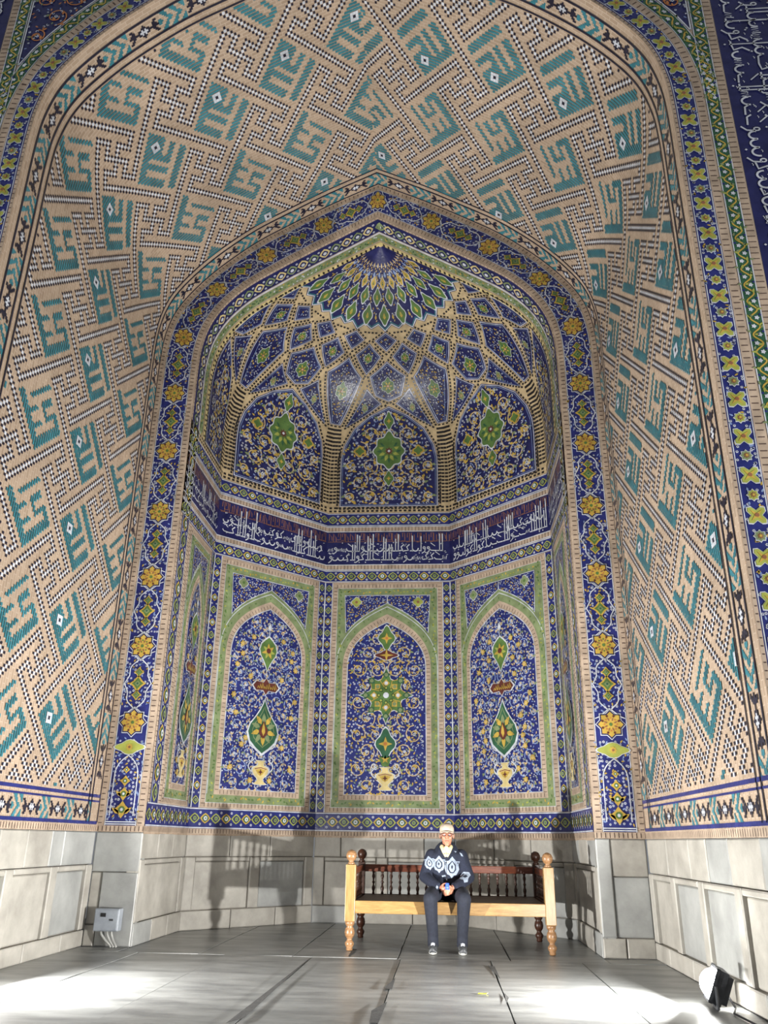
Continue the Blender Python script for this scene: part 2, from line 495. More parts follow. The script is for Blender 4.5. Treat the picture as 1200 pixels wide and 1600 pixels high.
def dots(mb, S, P, d, r, k='black', h=H2, seen=None, closed=False, ratio=1.0):
    Q = list(P)+([P[0]] if closed else [])
    carry = d*.5
    for a, b in zip(Q, Q[1:]):
        L = math.hypot(b[0]-a[0], b[1]-a[1])
        if L < 1e-6: continue
        s = carry; tx, ty = (b[0]-a[0])/L, (b[1]-a[1])/L
        while s < L:
            x, y = a[0]+tx*s, a[1]+ty*s
            good = True
            if seen is not None:
                p = Vector(S(x, y, h))
                for q in seen:
                    if (q-p).length_squared < (d*.72)**2: good = False; break
                if good: seen.append(p)
            if good:
                a_, b_ = r*ratio, r
                mb.poly(S, [(x-tx*a_-ty*b_, y-ty*a_+tx*b_), (x+tx*a_-ty*b_, y+ty*a_+tx*b_), (x+tx*a_+ty*b_, y+ty*a_-tx*b_), (x-tx*a_+ty*b_, y-ty*a_-tx*b_)], k, h)
            s += d
        carry = s-L
def chain(mb, S, u0, u1, v0, v1, vertical=False, period=.2, base='cobalt', nseg=1):
    """floral chain: ringed rosettes with paired white buds between"""
    if vertical:
        mb.rect(S, u0, u1, v0, v1, base, H1, 1, nseg); L, W, a0, c0 = v1-v0, u1-u0, v0, (u0+u1)/2
        put = lambda s, w: (c0+w, a0+s)
    else:
        mb.rect(S, u0, u1, v0, v1, base, H1, nseg, 1); L, W, a0, c0 = u1-u0, v1-v0, u0, (v0+v1)/2
        put = lambda s, w: (a0+s, c0+w)
    n = max(1, round(L/period)); p = L/n
    r = min(W*.40, p*.42)
    for i in range(n):
        s = (i+.5)*p
        x, y = put(s, 0)
        mb.poly(S, [put(s+r*a, r*b) for a, b in [(1.15,0),(.6,.62),(0,.98),(-.6,.62),(-1.15,0),(-.6,-.62),(0,-.98),(.6,-.62)]], 'yellow' if i % 2 else 'lime', H2)
        mb.poly(S, [put(s+r*a*.72, r*b*.72) for a, b in [(1.1,0),(.6,.62),(0,.98),(-.6,.62),(-1.1,0),(-.6,-.62),(0,-.98),(.6,-.62)]], 'darkgreen' if i % 2 else 'deepblue', H3)
        mb.disc(S, x, y, r*.44, 'white' if i % 2 else 'palegreen', H4, 8)
        mb.disc(S, x, y, r*.17, 'green', H5, 5)
        for w in (-.5, .5):
            fx, fy = put(i*p, w*W*.56)
            if i > 0: flower(mb, S, fx, fy, r*.30, 'white', base, H3)
    for w in (-.5, .5):
        mb.stroke(S, [put(L*i/max(nseg,1), w*W*.92) for i in range(max(nseg,1)+1)], .014, 'white', H3)
def tanband(mb, S, u0, u1, v0, v1, vertical=False, d=.062, nseg=1, k='tan'):
    if vertical:
        mb.rect(S, u0, u1, v0, v1, k, H1, 1, nseg); P = [((u0+u1)/2, v0+(v1-v0)*i/nseg) for i in range(nseg+1)]; w = u1-u0
    else:
        mb.rect(S, u0, u1, v0, v1, k, H1, nseg, 1); P = [(u0+(u1-u0)*i/nseg, (v0+v1)/2) for i in range(nseg+1)]; w = v1-v0
    ticks(mb, S, P, w*.8, d)
def archpts(hw, z0, zs, za, cx=0.0, n=12):
    """pointed arch outline, counter-clockwise from the lower left"""
    L = []
    p0, p1, p2, p3 = (-hw, zs), (-hw, zs+.52*(za-zs)), (-.52*hw, zs+.80*(za-zs)), (0, za)
    for i in range(n+1):
        t = i/n; a = (1-t)**3; b = 3*t*(1-t)**2; c = 3*t*t*(1-t); d = t**3
        L.append((p0[0]*a+p1[0]*b+p2[0]*c+p3[0]*d, p0[1]*a+p1[1]*b+p2[1]*c+p3[1]*d))
    left = [(-hw, z0)]+L
    right = [(-x, y) for x, y in reversed(left[:-1])]
    return [(cx+x, y) for x, y in left+right]
def lobed(cx, cy, rx, ry, lobes, depth, n=None, rot=PI/2, pin=0.0):
    n = n or lobes*6; P = []
    for i in range(n):
        a = 2*PI*i/n; k = 1+depth*math.cos(lobes*a)
        tip = pin*max(0, math.cos(a))**12+pin*.6*max(0, math.cos(a+PI))**12
        P.append((cx+rx*(k)*math.sin(a), cy+ry*(k+tip)*math.cos(a)))
    return P
def scalep(P, f, c=None):
    if c is None: c = (sum(p[0] for p in P)/len(P), sum(p[1] for p in P)/len(P))
    return [(c[0]+(x-c[0])*f, c[1]+(y-c[1])*f) for x, y in P]
def medallion(mb, S, cx, cy, rx, ry, lobes=8, depth=.08, pin=.2, fillk='green', h=H5, inner='yellow', core='orange'):
    P = lobed(cx, cy, rx, ry, lobes, depth, pin=pin)
    mb.fill(S, P, 'white', h, .3) if False else mb.poly(S, scalep(P, 1.08, (cx, cy)), 'white', h)
    mb.poly(S, P, fillk, h+.003)
    for i in range(lobes):
        a = 2*PI*(i+.5)/lobes
        mb.leaf(S, cx+rx*.28*math.sin(a), cy+ry*.28*math.cos(a), PI/2-a, min(rx,ry)*.5, min(rx,ry)*.26, inner, h+.006)
        a = 2*PI*i/lobes
        mb.leaf(S, cx+rx*.45*math.sin(a), cy+ry*.45*math.cos(a), PI/2-a, min(rx,ry)*.42, min(rx,ry)*.2, 'darkgreen' if fillk != 'darkgreen' else 'palegreen', h+.006)
    mb.star(S, cx, cy, min(rx,ry)*.34, min(rx,ry)*.17, 8, core, h+.008)
    mb.disc(S, cx, cy, min(rx,ry)*.10, 'white', h+.010, 6)
def drop(cx, cy, hw, hh, n=16):
    """onion-shaped drop, pointed above, broad below"""
    K = [(0,-1),(.13,-.93),(.42,-.80),(.82,-.56),(1,-.22),(.86,.08),(.52,.36),(.26,.62),(.10,.84),(0,1)]
    return [(cx+hw*x, cy+hh*y) for x, y in K]+[(cx-hw*x, cy+hh*y) for x, y in reversed(K[1:-1])]
def vase(mb, S, cx, cy, s, h=H5):
    prof = [(.16,0),(.34,.03),(.20,.12),(.13,.2),(.18,.28),(.34,.42),(.42,.56),(.40,.68),(.30,.74),(.16,.80),(.15,.92),(.26,1.0)]
    mb.poly(S, [(cx+x*s*1.12, cy+y*s) for x, y in prof]+[(cx-x*s*1.12, cy+y*s) for x, y in reversed(prof)], 'white', h)
    mb.poly(S, [(cx+x*s*.95, cy+(y*.96+.02)*s) for x, y in prof]+[(cx-x*s*.95, cy+(y*.96+.02)*s) for x, y in reversed(prof)], 'paleyellow', h+.003)
    mb.poly(S, [(cx+a*s, cy+b*s) for a, b in [(-.26,.6),(0,.66),(.26,.6),(.12,.44),(0,.36),(-.12,.44)]], 'yellow', h+.006)
    mb.star(S, cx, cy+.52*s, .13*s, .05*s, 4, 'maroon', h+.008)
    mb.stroke(S, [(cx-.3*s, cy+.64*s), (cx, cy+.70*s), (cx+.3*s, cy+.64*s)], .04*s, 'brown', h+.008)
    for d in (-1, 1):
        Q = [(cx+d*s*(.36+.26*math.sin(t*PI)), cy+s*(.46+.56*t)) for t in [i/8 for i in range(9)]]
        mb.stroke(S, Q, .05*s, 'white', h)
        mb.stroke(S, spiral(cx+d*s*.5, cy+s*1.05, .14*s, 1.0, -PI/2 if d > 0 else -PI/2, d, 12), .04*s, 'white', h)

# strokes of the two square-lettered words, in brick units (x0, x1, y0, y1), y downwards
KA = [(-.5,1.05,-.5,10.5),(-.5,10.0,9.0,10.5),(-.5,4.4,3.05,4.2),(-.5,4.4,6.1,7.2),(3.0,10.5,.55,1.8),(5.6,9.9,3.3,4.55),(5.6,6.9,3.3,7.2),(5.6,9.9,6.1,7.2),(8.6,10.0,6.1,10.5)]
KB = [(-.5,1.1,-.5,10.5),(-.5,4.2,-.5,4.7),(-.5,7.1,3.5,4.7),(5.8,7.1,-.4,4.7),(-.5,7.3,5.9,7.05),(-.5,7.0,9.0,10.5),(9.0,10.5,-.4,10.0)]

# ================================================================== SETTING
wall_left = setting('wall_left', 'left side wall of the arched hall, patterned brick above pale stone blocks', 'wall')
wall_right = setting('wall_right', 'right side wall of the arched hall, patterned brick above pale stone blocks', 'wall')
ceiling = setting('ceiling', 'pointed brick vault overhead with turquoise square lettering', 'vault')
wall_back = setting('wall_back', 'flat arched tile frame around the blue niche', 'wall')
wall_front = setting('wall_front', 'outer front face of the great arch with blue star border', 'wall')
niche = {}
for key, nm, lb in [('JL','wall_niche_side_left','short left side wall of the blue tiled niche'),
                    ('DL','wall_niche_left','left slanted wall of the blue tiled niche with vase panel'),
                    ('BK','wall_niche_back','rear centre wall of the blue tiled niche behind the seated man'),
                    ('DR','wall_niche_right','right slanted wall of the blue tiled niche with vase panel'),
                    ('JR','wall_niche_side_right','short right side wall of the blue tiled niche')]:
    niche[key] = setting(nm, lb, 'wall')
dome = setting('ceiling_niche', 'ribbed half dome of blue tile panels over the niche', 'half dome')

# ---------------------------------------------------------------- vault with its glazed brick pattern
U_SP = VO.tot-VO.lz(7.0)              # arc distance from the ridge where wall turns into vault
cu, cy = .0380, .0425
u0L, Y0L = -2.722, 7.949
FY0, FY1 = 6.50, 9.82                 # fret field along depth
UB = VO.tot-VO.lz(1.65)               # lowest course of the fret field
for who, a0, a1 in ((wall_left, -VO.tot, -U_SP), (ceiling, -U_SP, U_SP), (wall_right, U_SP, VO.tot)):
    mb = MB()
    nu = 6 if who is not ceiling else 80
    us = [a0+(a1-a0)*i/nu for i in range(nu+1)]
    if who is ceiling:
        us = sorted(set([-(VO.tot-l) for l in VO.L if VO.tot-l <= U_SP+1e-6]+[VO.tot-l for l in VO.L if VO.tot-l <= U_SP+1e-6]))
    g = [[mb.vert(S_vault(u if abs(u) > 1e-9 else 1e-9, Y), (u, Y)) for Y in (YV0, 7.05, 8.1, 9.15, YF)] for u in us]
    for i in range(len(us)-1):
        for j in range(4): mb.face((g[i][j], g[i+1][j], g[i+1][j+1], g[i][j+1]), 'brick')
    ob = mb.build('brick_surface', who)
# dots of the interlaced fret on lattice (i, j); the fret repeats by (15,12) and (-12,15)
Q = set()
for x in [-3.5+i for i in range(8)]:
    for y in (-.5, .5): Q.add((x, y))
for y in (1.5,):
    for x in (2.5, 3.5): Q.add((x, y))
for x in [2.5+i for i in range(5)]:
    for y in (2.5, 3.5): Q.add((x, y))
for y in [3.5-i for i in range(23)]:
    for x in (5.5, 6.5): Q.add((x, y))
core = set()
for x, y in Q:
    for _ in range(4):
        core.add((x, y)); x, y = -y, x
D = set(); LET = {}
nc = math.ceil((VO.tot)/cu)
for m in range(-14, 15):
    for n in range(-14, 15):
        ci, cj = 6.5+15*m-12*n, 3.5+12*m+15*n
        uu, yy = u0L+cu*(ci-cj), Y0L+cy*(ci+cj)
        if not (-VO.tot-1.5 < uu < VO.tot+1.5 and FY0-2 < yy < FY1+2): continue
        for x, y in core: D.add((round(ci+x), round(cj+y)))
        # letter square to the right of this fret
        li, lj = ci+13.5, cj-1.5
        for a in range(-6, 7):
            for b in range(-6, 7): LET[(round(li+a), round(lj+b))] = (m, n, a, b)
frets = {wall_left: MB(), ceiling: MB(), wall_right: MB()}
letters = {}
prand = random.Random(3)
dmax = int(2*VO.tot/cu)+4
def owner(u): return wall_left if u < -U_SP else (wall_right if u > U_SP else ceiling)
smin, smax = int((FY0-Y0L)/cy)-1, int((FY1-Y0L)/cy)+1
dmin = int((-UB-u0L)/cu)
dmx = int((UB-u0L)/cu)
def brick_quad(mb, d0, d1, s, k, h, fu=.80, fy=.80):
    """glazed header or stretcher covering courses d0..d1 at depth step s"""
    a = u0L+cu*(d0-.5)+cu*(1-fu)/2; b = u0L+cu*(d1+.5)-cu*(1-fu)/2
    y = Y0L+cy*s
    if a < 0 < b:
        if -a > b: b = -1e-4
        else: a = 1e-4
    mb.poly(S_vault, [(a, y-cy*fy/2), (b, y-cy*fy/2), (b, y+cy*fy/2), (a, y+cy*fy/2)], k, h)
for s in range(smin, smax+1):
    Y = Y0L+cy*s
    if not (FY0 <= Y <= FY1): continue
    d = dmin
    run = None
    while d <= dmx+1:
        cell = None
        if d <= dmx:
            i2, j2 = s+d, s-d
            u = u0L+cu*d
            if (s+d) % 2 == 0:
                i, j = i2//2, j2//2
                if (i, j) in D: brick_quad(frets[owner(u)], d, d, s, 'navy', H2, .74, .74)
            else:
                i, j = (i2-1)//2, (j2-1)//2
                if (i, j) in D and (i+1, j) in D and (i, j+1) in D and (i+1, j+1) in D: brick_quad(frets[owner(u)], d, d, s, 'white', H1, .9, .9)
                i, j = i2/2, j2/2
            key = LET.get((math.floor(i+.5), math.floor(j+.5)))
            if key:
                m, n, a, b = key
                lu = u0L+cu*((6.5+15*m-12*n+13.5)-(3.5+12*m+15*n-1.5))
                c_, r_ = a+5+(i-math.floor(i+.5)), b+5+(j-math.floor(j+.5))
                if lu > .15: c_, r_ = 10-c_, 10-r_
                if -.6 <= c_ <= 10.6 and -.6 <= r_ <= 10.6:
                    bm = KA if m % 2 == 0 else KB
                    if any(x0 <= c_ <= x1 and y0 <= r_ <= y1 for x0, x1, y0, y1 in bm): cell = (m, n)
                    if bm is KB and abs(c_-2)+abs(r_-2) < 1.45:
                        ctr = abs(c_-2)+abs(r_-2) < .45
                        lm = letters.setdefault((m, n), MB())
                        brick_quad(lm, d, d, s, 'navy' if ctr else 'white', H3, .95, .95)
        if run and (cell != run[0] or d-run[1] >= 3):
            lm = letters.setdefault(run[0], MB())
            brick_quad(lm, run[1], d-1, s, 'turquoise', H2, .90, .72)
            run = None
        if cell and not run: run = (cell, d)
        d += 1
for who, mb in frets.items():
    tag(mb.build('glazed_fret', who), 'interlaced lines of black and white glazed bricks', kind='stuff')
for (m, n), mb in letters.items():
    if not mb.f: continue
    lu = u0L+cu*((6.5+15*m-12*n+13.5)-(3.5+12*m+15*n-1.5))
    mb.build('lettered_square', owner(lu))

# ---------------------------------------------------------------- stepped border round the vault field
MED = ["...................",
       ".XX......X......XX.",
       "..XX....XXX....XX..",
       ".XXX..XXWXWXX..XXX.",
       "XXXXXXXWWWWWXXXXXXX",
       "..XX..XXWXWXX..XX..",
       ".XX.....XXX.....XX.",
       "XX.......X.......XX",
       "..................."]
def border(owner_fn, S, L, period, cell, cw, phase=0.0):
    """S(s, w, h): s along, w across (centred); medallions alternate with turquoise steps"""
    n = max(1, round(L/period)); p = L/n
    steps = {}
    for i in range(n):
        s0 = (i+.5)*p
        o = owner_fn(s0)
        mb = MB()
        for r, row in enumerate(MED):
            for c, ch in enumerate(row):
                if ch == '.': continue
                x, y = s0+(c-9)*cell, (r-4)*cw
                mb.poly(S, [(x-cell*.5,y-cw*.5),(x+cell*.5,y-cw*.5),(x+cell*.5,y+cw*.5),(x-cell*.5,y+cw*.5)], 'white' if ch == 'W' else 'navy', H2)
        mb.build('border_medallion', o)
        k = int(p/cell); half = 10
        for c in range(half, k-half+1):
            x = s0+c*cell
            if x > L: break
            for r in range(-5, 6):
                y = r*cw
                q = (c-half)
                if (q+abs(r)) % 6 in (0,1,2) and not (abs(r) == 2 and q % 3 == 0) or (abs(r) >= 4 and q % 6 in (3,4)):
                    om = steps.setdefault(owner_fn(x), MB())
                    om.poly(S, [(x-cell*.5,y-cw*.5),(x+cell*.5,y-cw*.5),(x+cell*.5,y+cw*.5),(x-cell*.5,y+cw*.5)], 'turquoise', H1)
    for o, mb in steps.items(): tag(mb.build('stepped_border', o), 'turquoise stepped brick border', kind='stuff')
def su(u): return u if abs(u) > 1e-5 else 1e-5
TL = 2*VO.tot
def line_v(mb, Y, w, k='navy', u_lo=-VO.tot+.1, h=H2):
    us = [-VO.tot+.1, ]+[-(VO.tot-l) for l in VO.L if l > .1]+[VO.tot-l for l in reversed(VO.L) if l > .1 and l < VO.tot]+[VO.tot-.1]
    for a, b in zip(us, us[1:]):
        if a < 0 < b: continue
        mb.poly(S_vault, [(su(a), Y-w/2), (su(b) if b != 0 else -1e-5, Y-w/2), (su(b) if b != 0 else -1e-5, Y+w/2), (su(a), Y+w/2)], k, h)
lines = MB()
for Y, w in ((6.46,.022),(6.365,.026),(6.13,.026),(9.84,.022),(9.925,.024),(10.165,.022)):
    line_v(lines, Y, w)
for sgn in (-1, 1):
    for z, w in ((1.615,.035),(1.555,.02),(1.315,.035)):
        l = VO.lz(z); u = sgn*(VO.tot-l)
        lines.poly(S_vault, [(u-w/2, 6.15), (u+w/2, 6.15), (u+w/2, 10.16), (u-w/2, 10.16)], 'cobalt', H2)
tag(lines.build('border_line', ceiling), 'thin dark blue glazed border lines', kind='stuff')
own_u = lambda s: owner(-VO.tot+.4+s)
border(own_u, lambda s, w, h=0: S_vault(su(-VO.tot+.4+s), 6.248+w, h), TL-.8, .78, .0215, .0215)
border(own_u, lambda s, w, h=0: S_vault(su(-VO.tot+.4+s), 10.045+w, h), TL-.8, .78, .0215, .0215)
for sgn, o in ((-1, wall_left), (1, wall_right)):
    border(lambda s, o=o: o, lambda s, w, h=0, sgn=sgn: S_vault(sgn*(VO.tot-VO.lz(1.435)-w), 6.35+s, h), 3.6, .6, .0195, .0215)
    mb = MB()                               # brick-on-edge course over the stone
    S = lambda u, v, h=0.0, sgn=sgn: (sgn*(3.24-h), u, v)
    tanband(mb, S, YV0, YF, Z0, ZT, d=.055, nseg=4, k='tan')
    mb.build('brick_course', o)

# ---------------------------------------------------------------- arched frame (wall_back)
NL = 120
FL = 2*MID.tot
def frame_strip(mb, w0, w1, k, h, l0=0.0, l1=None, n=NL):
    l1 = FL if l1 is None else l1
    ls = sorted(set([l0+(l1-l0)*i/n for i in range(n+1)]+[MID.tot]))
    g = [(mb.vert(S_frame(l, w0, h), (l, w0)), mb.vert(S_frame(l, w1, h), (l, w1))) for l in ls if l0 <= l <= l1]
    for a, b in zip(g, g[1:]): mb.face((a[0], a[1], b[1], b[0]), k)
mb = MB(); frame_strip(mb, 0, .58, 'brick', 0); mb.build('brick_surface', wall_back)
for w0, w1, in ((0, .085), (.485, .58)):
    mb = MB(); frame_strip(mb, w0, w1, 'tan', H1)
    s = .03
    while s < FL:
        mb.poly(S_frame, [(s, w0+.012), (s+.009, w0+.012), (s+.009, w1-.03), (s, w1-.03)], 'tick', H2); s += .066
    mb.build('brick_edging', wall_back)
for l0, l1 in ((ZT-Z0, FL-(ZT-Z0)),):
    mb = MB(); frame_strip(mb, .09, .48, 'cobalt', H1, l0, l1)
    frame_strip(mb, .09, .10, 'white', H2, l0, l1); frame_strip(mb, .47, .48, 'white', H2, l0, l1)
    mb.build('blue_ground', wall_back)
# star medallions and the knots between them, listed by height on the pilasters and along the arch
star_l = []
for z in (2.50, 3.47, 4.41, 5.36, 6.30, 7.25, 8.22): star_l.append(MID.lz(z))
for z in (9.09, 9.72, 10.27): star_l.append(MID.lz(z))
full = star_l+[MID.tot]+[FL-l for l in reversed(star_l)]
def S_fl(l):  # local frame on the band, x across, y along
    return lambda x, y, h=0.0: S_frame(l+y, .285+x, h)
def frame_scatter(mb, la, lb, seed):
    R = random.Random(seed)
    l = la
    while l < lb:
        for x in (-.17, -.135, -.095, -.05, 0.0, .05, .095, .135, .17):
            S = S_fl(l+R.uniform(-.015,.015))
            q = R.random()
            xx = x+R.uniform(-.012,.012)
            if q < .45: flower(mb, S, xx, 0, R.uniform(.014,.02), 'white', 'cobalt', H2)
            elif q < .7: mb.leaf(S, xx, 0, R.uniform(0,6.28), .045, .02, 'skyblue', H2)
            elif q < .85: mb.leaf(S, xx, 0, R.uniform(0,6.28), .045, .022, 'yellow', H2)
        l += .046
for i, l in enumerate(full):
    mb = MB(); S = S_fl(l)
    mb.star(S, 0, 0, .185, .142, 8, 'white', H3); mb.star(S, 0, 0, .172, .132, 8, 'deepblue', H4)
    mb.star(S, 0, 0, .152, .118, 8, 'yellow', H5)
    for k in range(8):
        a = PI*k/4+PI/8
        mb.disc(S, .105*math.cos(a), .105*math.sin(a), .016, 'maroon', H6, 5)
        mb.leaf(S, .04*math.cos(a), .04*math.sin(a), a, .05, .02, 'brown', H6)
        a += PI/8
        mb.disc(S, .075*math.cos(a), .075*math.sin(a), .013, 'green' if i % 2 else 'orange', H6, 4)
    mb.disc(S, 0, 0, .022, 'green', H6, 6)
    mb.build('star_medallion', wall_back)
for i, (a, b) in enumerate(zip(full, full[1:])):
    c = (a+b)/2; hl = (b-a)/2-.19
    mb = MB(); S = S_fl(c)
    frame_scatter(mb, a+.2, b-.17, i)
    for sx in (-1, 1):
        P = [(0, -hl-.03), (sx*.10, -hl+.06), (sx*.12, -hl+.10), (sx*.12, -.10), (sx*.175, 0), (sx*.12, .10), (sx*.12, hl-.10), (sx*.10, hl-.06), (0, hl+.03)]
        mb.stroke(S, P, .014, 'white', H4)
        mb.stroke(S, [(0, hl), (sx*.13, hl+.10), (sx*.18, hl+.12)], .012, 'white', H4)
        mb.stroke(S, [(0, -hl), (sx*.13, -hl-.10), (sx*.18, -hl-.12)], .012, 'white', H4)
    mb.build('knot_tracery', wall_back)
    mb = MB()
    for y, r in ((-.145, .062), (0, .098), (.145, .062)):
        P = [(0, y-r), (r*.55, y-r*.3), (r, y), (r*.55, y+r*.3), (0, y+r), (-r*.55, y+r*.3), (-r, y), (-r*.55, y-r*.3)]
        mb.poly(S, scalep(P, 1.12, (0, y)), 'yellow', H4); mb.poly(S, scalep(P, .78, (0, y)), 'green', H5)
        mb.poly(S, [(r*.38, y), (0, y+r*.38), (-r*.38, y), (0, y-r*.38)], 'palegreen', H6); mb.disc(S, 0, y, r*.16, 'darkgreen', H6+.003, 5)
    mb.build('diamond_tile', wall_back)
for side in (0, 1):                        # foot of each pilaster: cartouche and bud stem
    lf = (lambda z: MID.lz(z)) if side == 0 else (lambda z: FL-MID.lz(z))
    sg = 1 if side == 0 else -1
    def SS(x, y, h=0.0, sg=sg, lf=lf): return S_frame(lf(y), .285+x, h)
    mb = MB()
    frame_scatter(mb, min(lf(1.36), lf(2.3)), max(lf(1.36), lf(2.3)), 50+side)
    P = lobed(0, 2.20, .165, .075, 4, .16, rot=0); mb.poly(SS, scalep(P, 1.1, (0,2.20)), 'white', H4); mb.poly(SS, P, 'lime', H5)
    flower(mb, SS, 0, 2.20, .05, 'yellow', 'brown', H6, 8)
    arch = archpts(.145, 1.40, 1.86, 2.10); mb.stroke(SS, arch, .013, 'white', H4)
    for z, r in ((1.93,.045),(1.80,.065),(1.65,.08),(1.47,.10)):
        Q2 = star_pts(0, z, r, r*.62, 4); mb.poly(SS, Q2, 'yellow', H5); mb.disc(SS, 0, z, r*.42, 'green', H6, 8); mb.disc(SS, 0, z, r*.2, 'white', H6+.003, 6)
    for x in (-1, 1):
        mb.leaf(SS, x*.03, 1.42, PI/2+x*-.9, .12, .05, 'yellow', H5); mb.leaf(SS, x*.03, 1.62, PI/2+x*-.8, .10, .04, 'yellow', H5)
    mb.rect(SS, -.195, .195, ZT+.01, ZT+.022, 'white', H4); mb.rect(SS, -.195, .195, ZT+.035, ZT+.047, 'white', H4)
    mb.build('pilaster_foot', wall_back)
    mb = MB(); tanband(mb, lambda u, v, h=0.0: (u, YF-h-.008, v), -3.24 if side == 0 else 2.66, -2.66 if side == 0 else 3.24, Z0, ZT, d=.05)
    mb.build('brick_course', wall_back)

# ---------------------------------------------------------------- niche walls
CL = [(-2.66,10.2),(-2.66,11.99),(-1.1,13.6),(1.1,13.6),(2.66,11.99),(2.66,10.2)]
FAC = {}
for i, key in enumerate(('JL','DL','BK','DR','JR')):
    a, b = Vector(CL[i]), Vector(CL[i+1]); U = (b-a)
    N = Vector((U.y, -U.x)).normalized()
    FAC[key] = (S_plane((a.x, a.y, 0), (U.x, U.y, 0), (N.x, N.y, 0)), U.length)
def lettering(mb, S, W, z0, z1, seed):
    """white cursive script with tall uprights over a row of brown angular script"""
    R = random.Random(seed); Hh = z1-z0
    mb.rect(S, 0, W, z0, z1, 'deepblue', H1)
    x = .04
    while x < W-.05:                        # brown angular row along the top
        hgt = R.uniform(.16,.24)*Hh*1.2; b = z1-.04*Hh-hgt
        kind = R.random()
        if kind < .45: P = [(x, b+hgt), (x, b), (x+.05, b), (x+.05, b+hgt*.8)]
        elif kind < .75: P = [(x, b), (x, b+hgt), (x+.045, b+hgt*.5), (x+.05, b)]
        else: P = [(x, b), (x+.06, b), (x+.06, b+hgt), (x+.02, b+hgt), (x+.02, b+hgt*.5)]
        mb.stroke(S, P, .012, 'brown', H2); x += R.uniform(.065,.095)
    mb.stroke(S, [(.02, z1-.30*Hh), (W-.02, z1-.30*Hh)], .008, 'brown', H2)
    for i in range(int(W*26)):                # vowel marks and dots
        x, y = R.uniform(.04, W-.06), R.uniform(.08,.66)
        mb.stroke(S, [(x, z0+y*Hh), (x+.018, z0+y*Hh+.012), (x+.03, z0+y*Hh+.006)], .008, 'white', H3)
    def up(x, a, b, w=.018): mb.poly(S, [(x-w*.35, z0+a*Hh), (x+w*.35, z0+a*Hh), (x+w*.6, z0+b*Hh), (x-w*.55, z0+(b+.015)*Hh)], 'white', H4)
    def sw(P, w=.02): mb.stroke(S, [(x, z0+y*Hh) for x, y in P], w, 'white', H4)
    def bowl(x, y, r, f=1.0):
        sw([(x+r*math.cos(a), y+r*f*1.6*math.sin(a)) for a in [PI*(1.0+i/9*1.05) for i in range(10)]], .02)
    def loop(x, y, r):
        sw([(x+r*math.cos(a), y+r*1.6*math.sin(a)) for a in [i/9*2*PI for i in range(10)]], .016)
    for tier, (yb, st) in enumerate(((.13, .0), (.40, .07))):
        x = W-.06-st
        while x > .10:
            q = R.random()
            if q < .19:
                n = R.choice((1,1,2,2))
                for i in range(n): up(x-i*.042, yb-.02, R.uniform(.72,.93) if tier or R.random() < .6 else .6)
                sw([(x+.01, yb), (x-.042*n, yb)], .018); x -= .05*n
            elif q < .46: bowl(x-.05, yb+.07, .05); x -= .105
            elif q < .60:
                sw([(x, yb+.1), (x-.012, yb), (x-.03, yb+.08), (x-.045, yb), (x-.06, yb+.08), (x-.08, yb)], .014); x -= .09
            elif q < .76:
                loop(x-.02, yb+.09, .02); sw([(x, yb+.07), (x-.01, yb-.02), (x-.06, yb-.08)], .017); x -= .075
            elif q < .88:
                sw([(x, yb), (x-.10, yb+.01), (x-.13, yb+.06)], .018); sw([(x-.03, yb+.14), (x-.11, yb+.24)], .014); x -= .13
            else:
                sw([(x, yb+.20), (x-.05, yb+.12), (x-.02, yb+.02), (x-.10, yb)], .02); x -= .10
            if R.random() < .7:
                dx, dy = x+R.uniform(0,.05), yb+R.choice((-.07,.22,.26))
                mb.poly(S, [(dx-.012, z0+dy*Hh), (dx, z0+dy*Hh-.014), (dx+.012, z0+dy*Hh), (dx, z0+dy*Hh+.014)], 'white', H4)
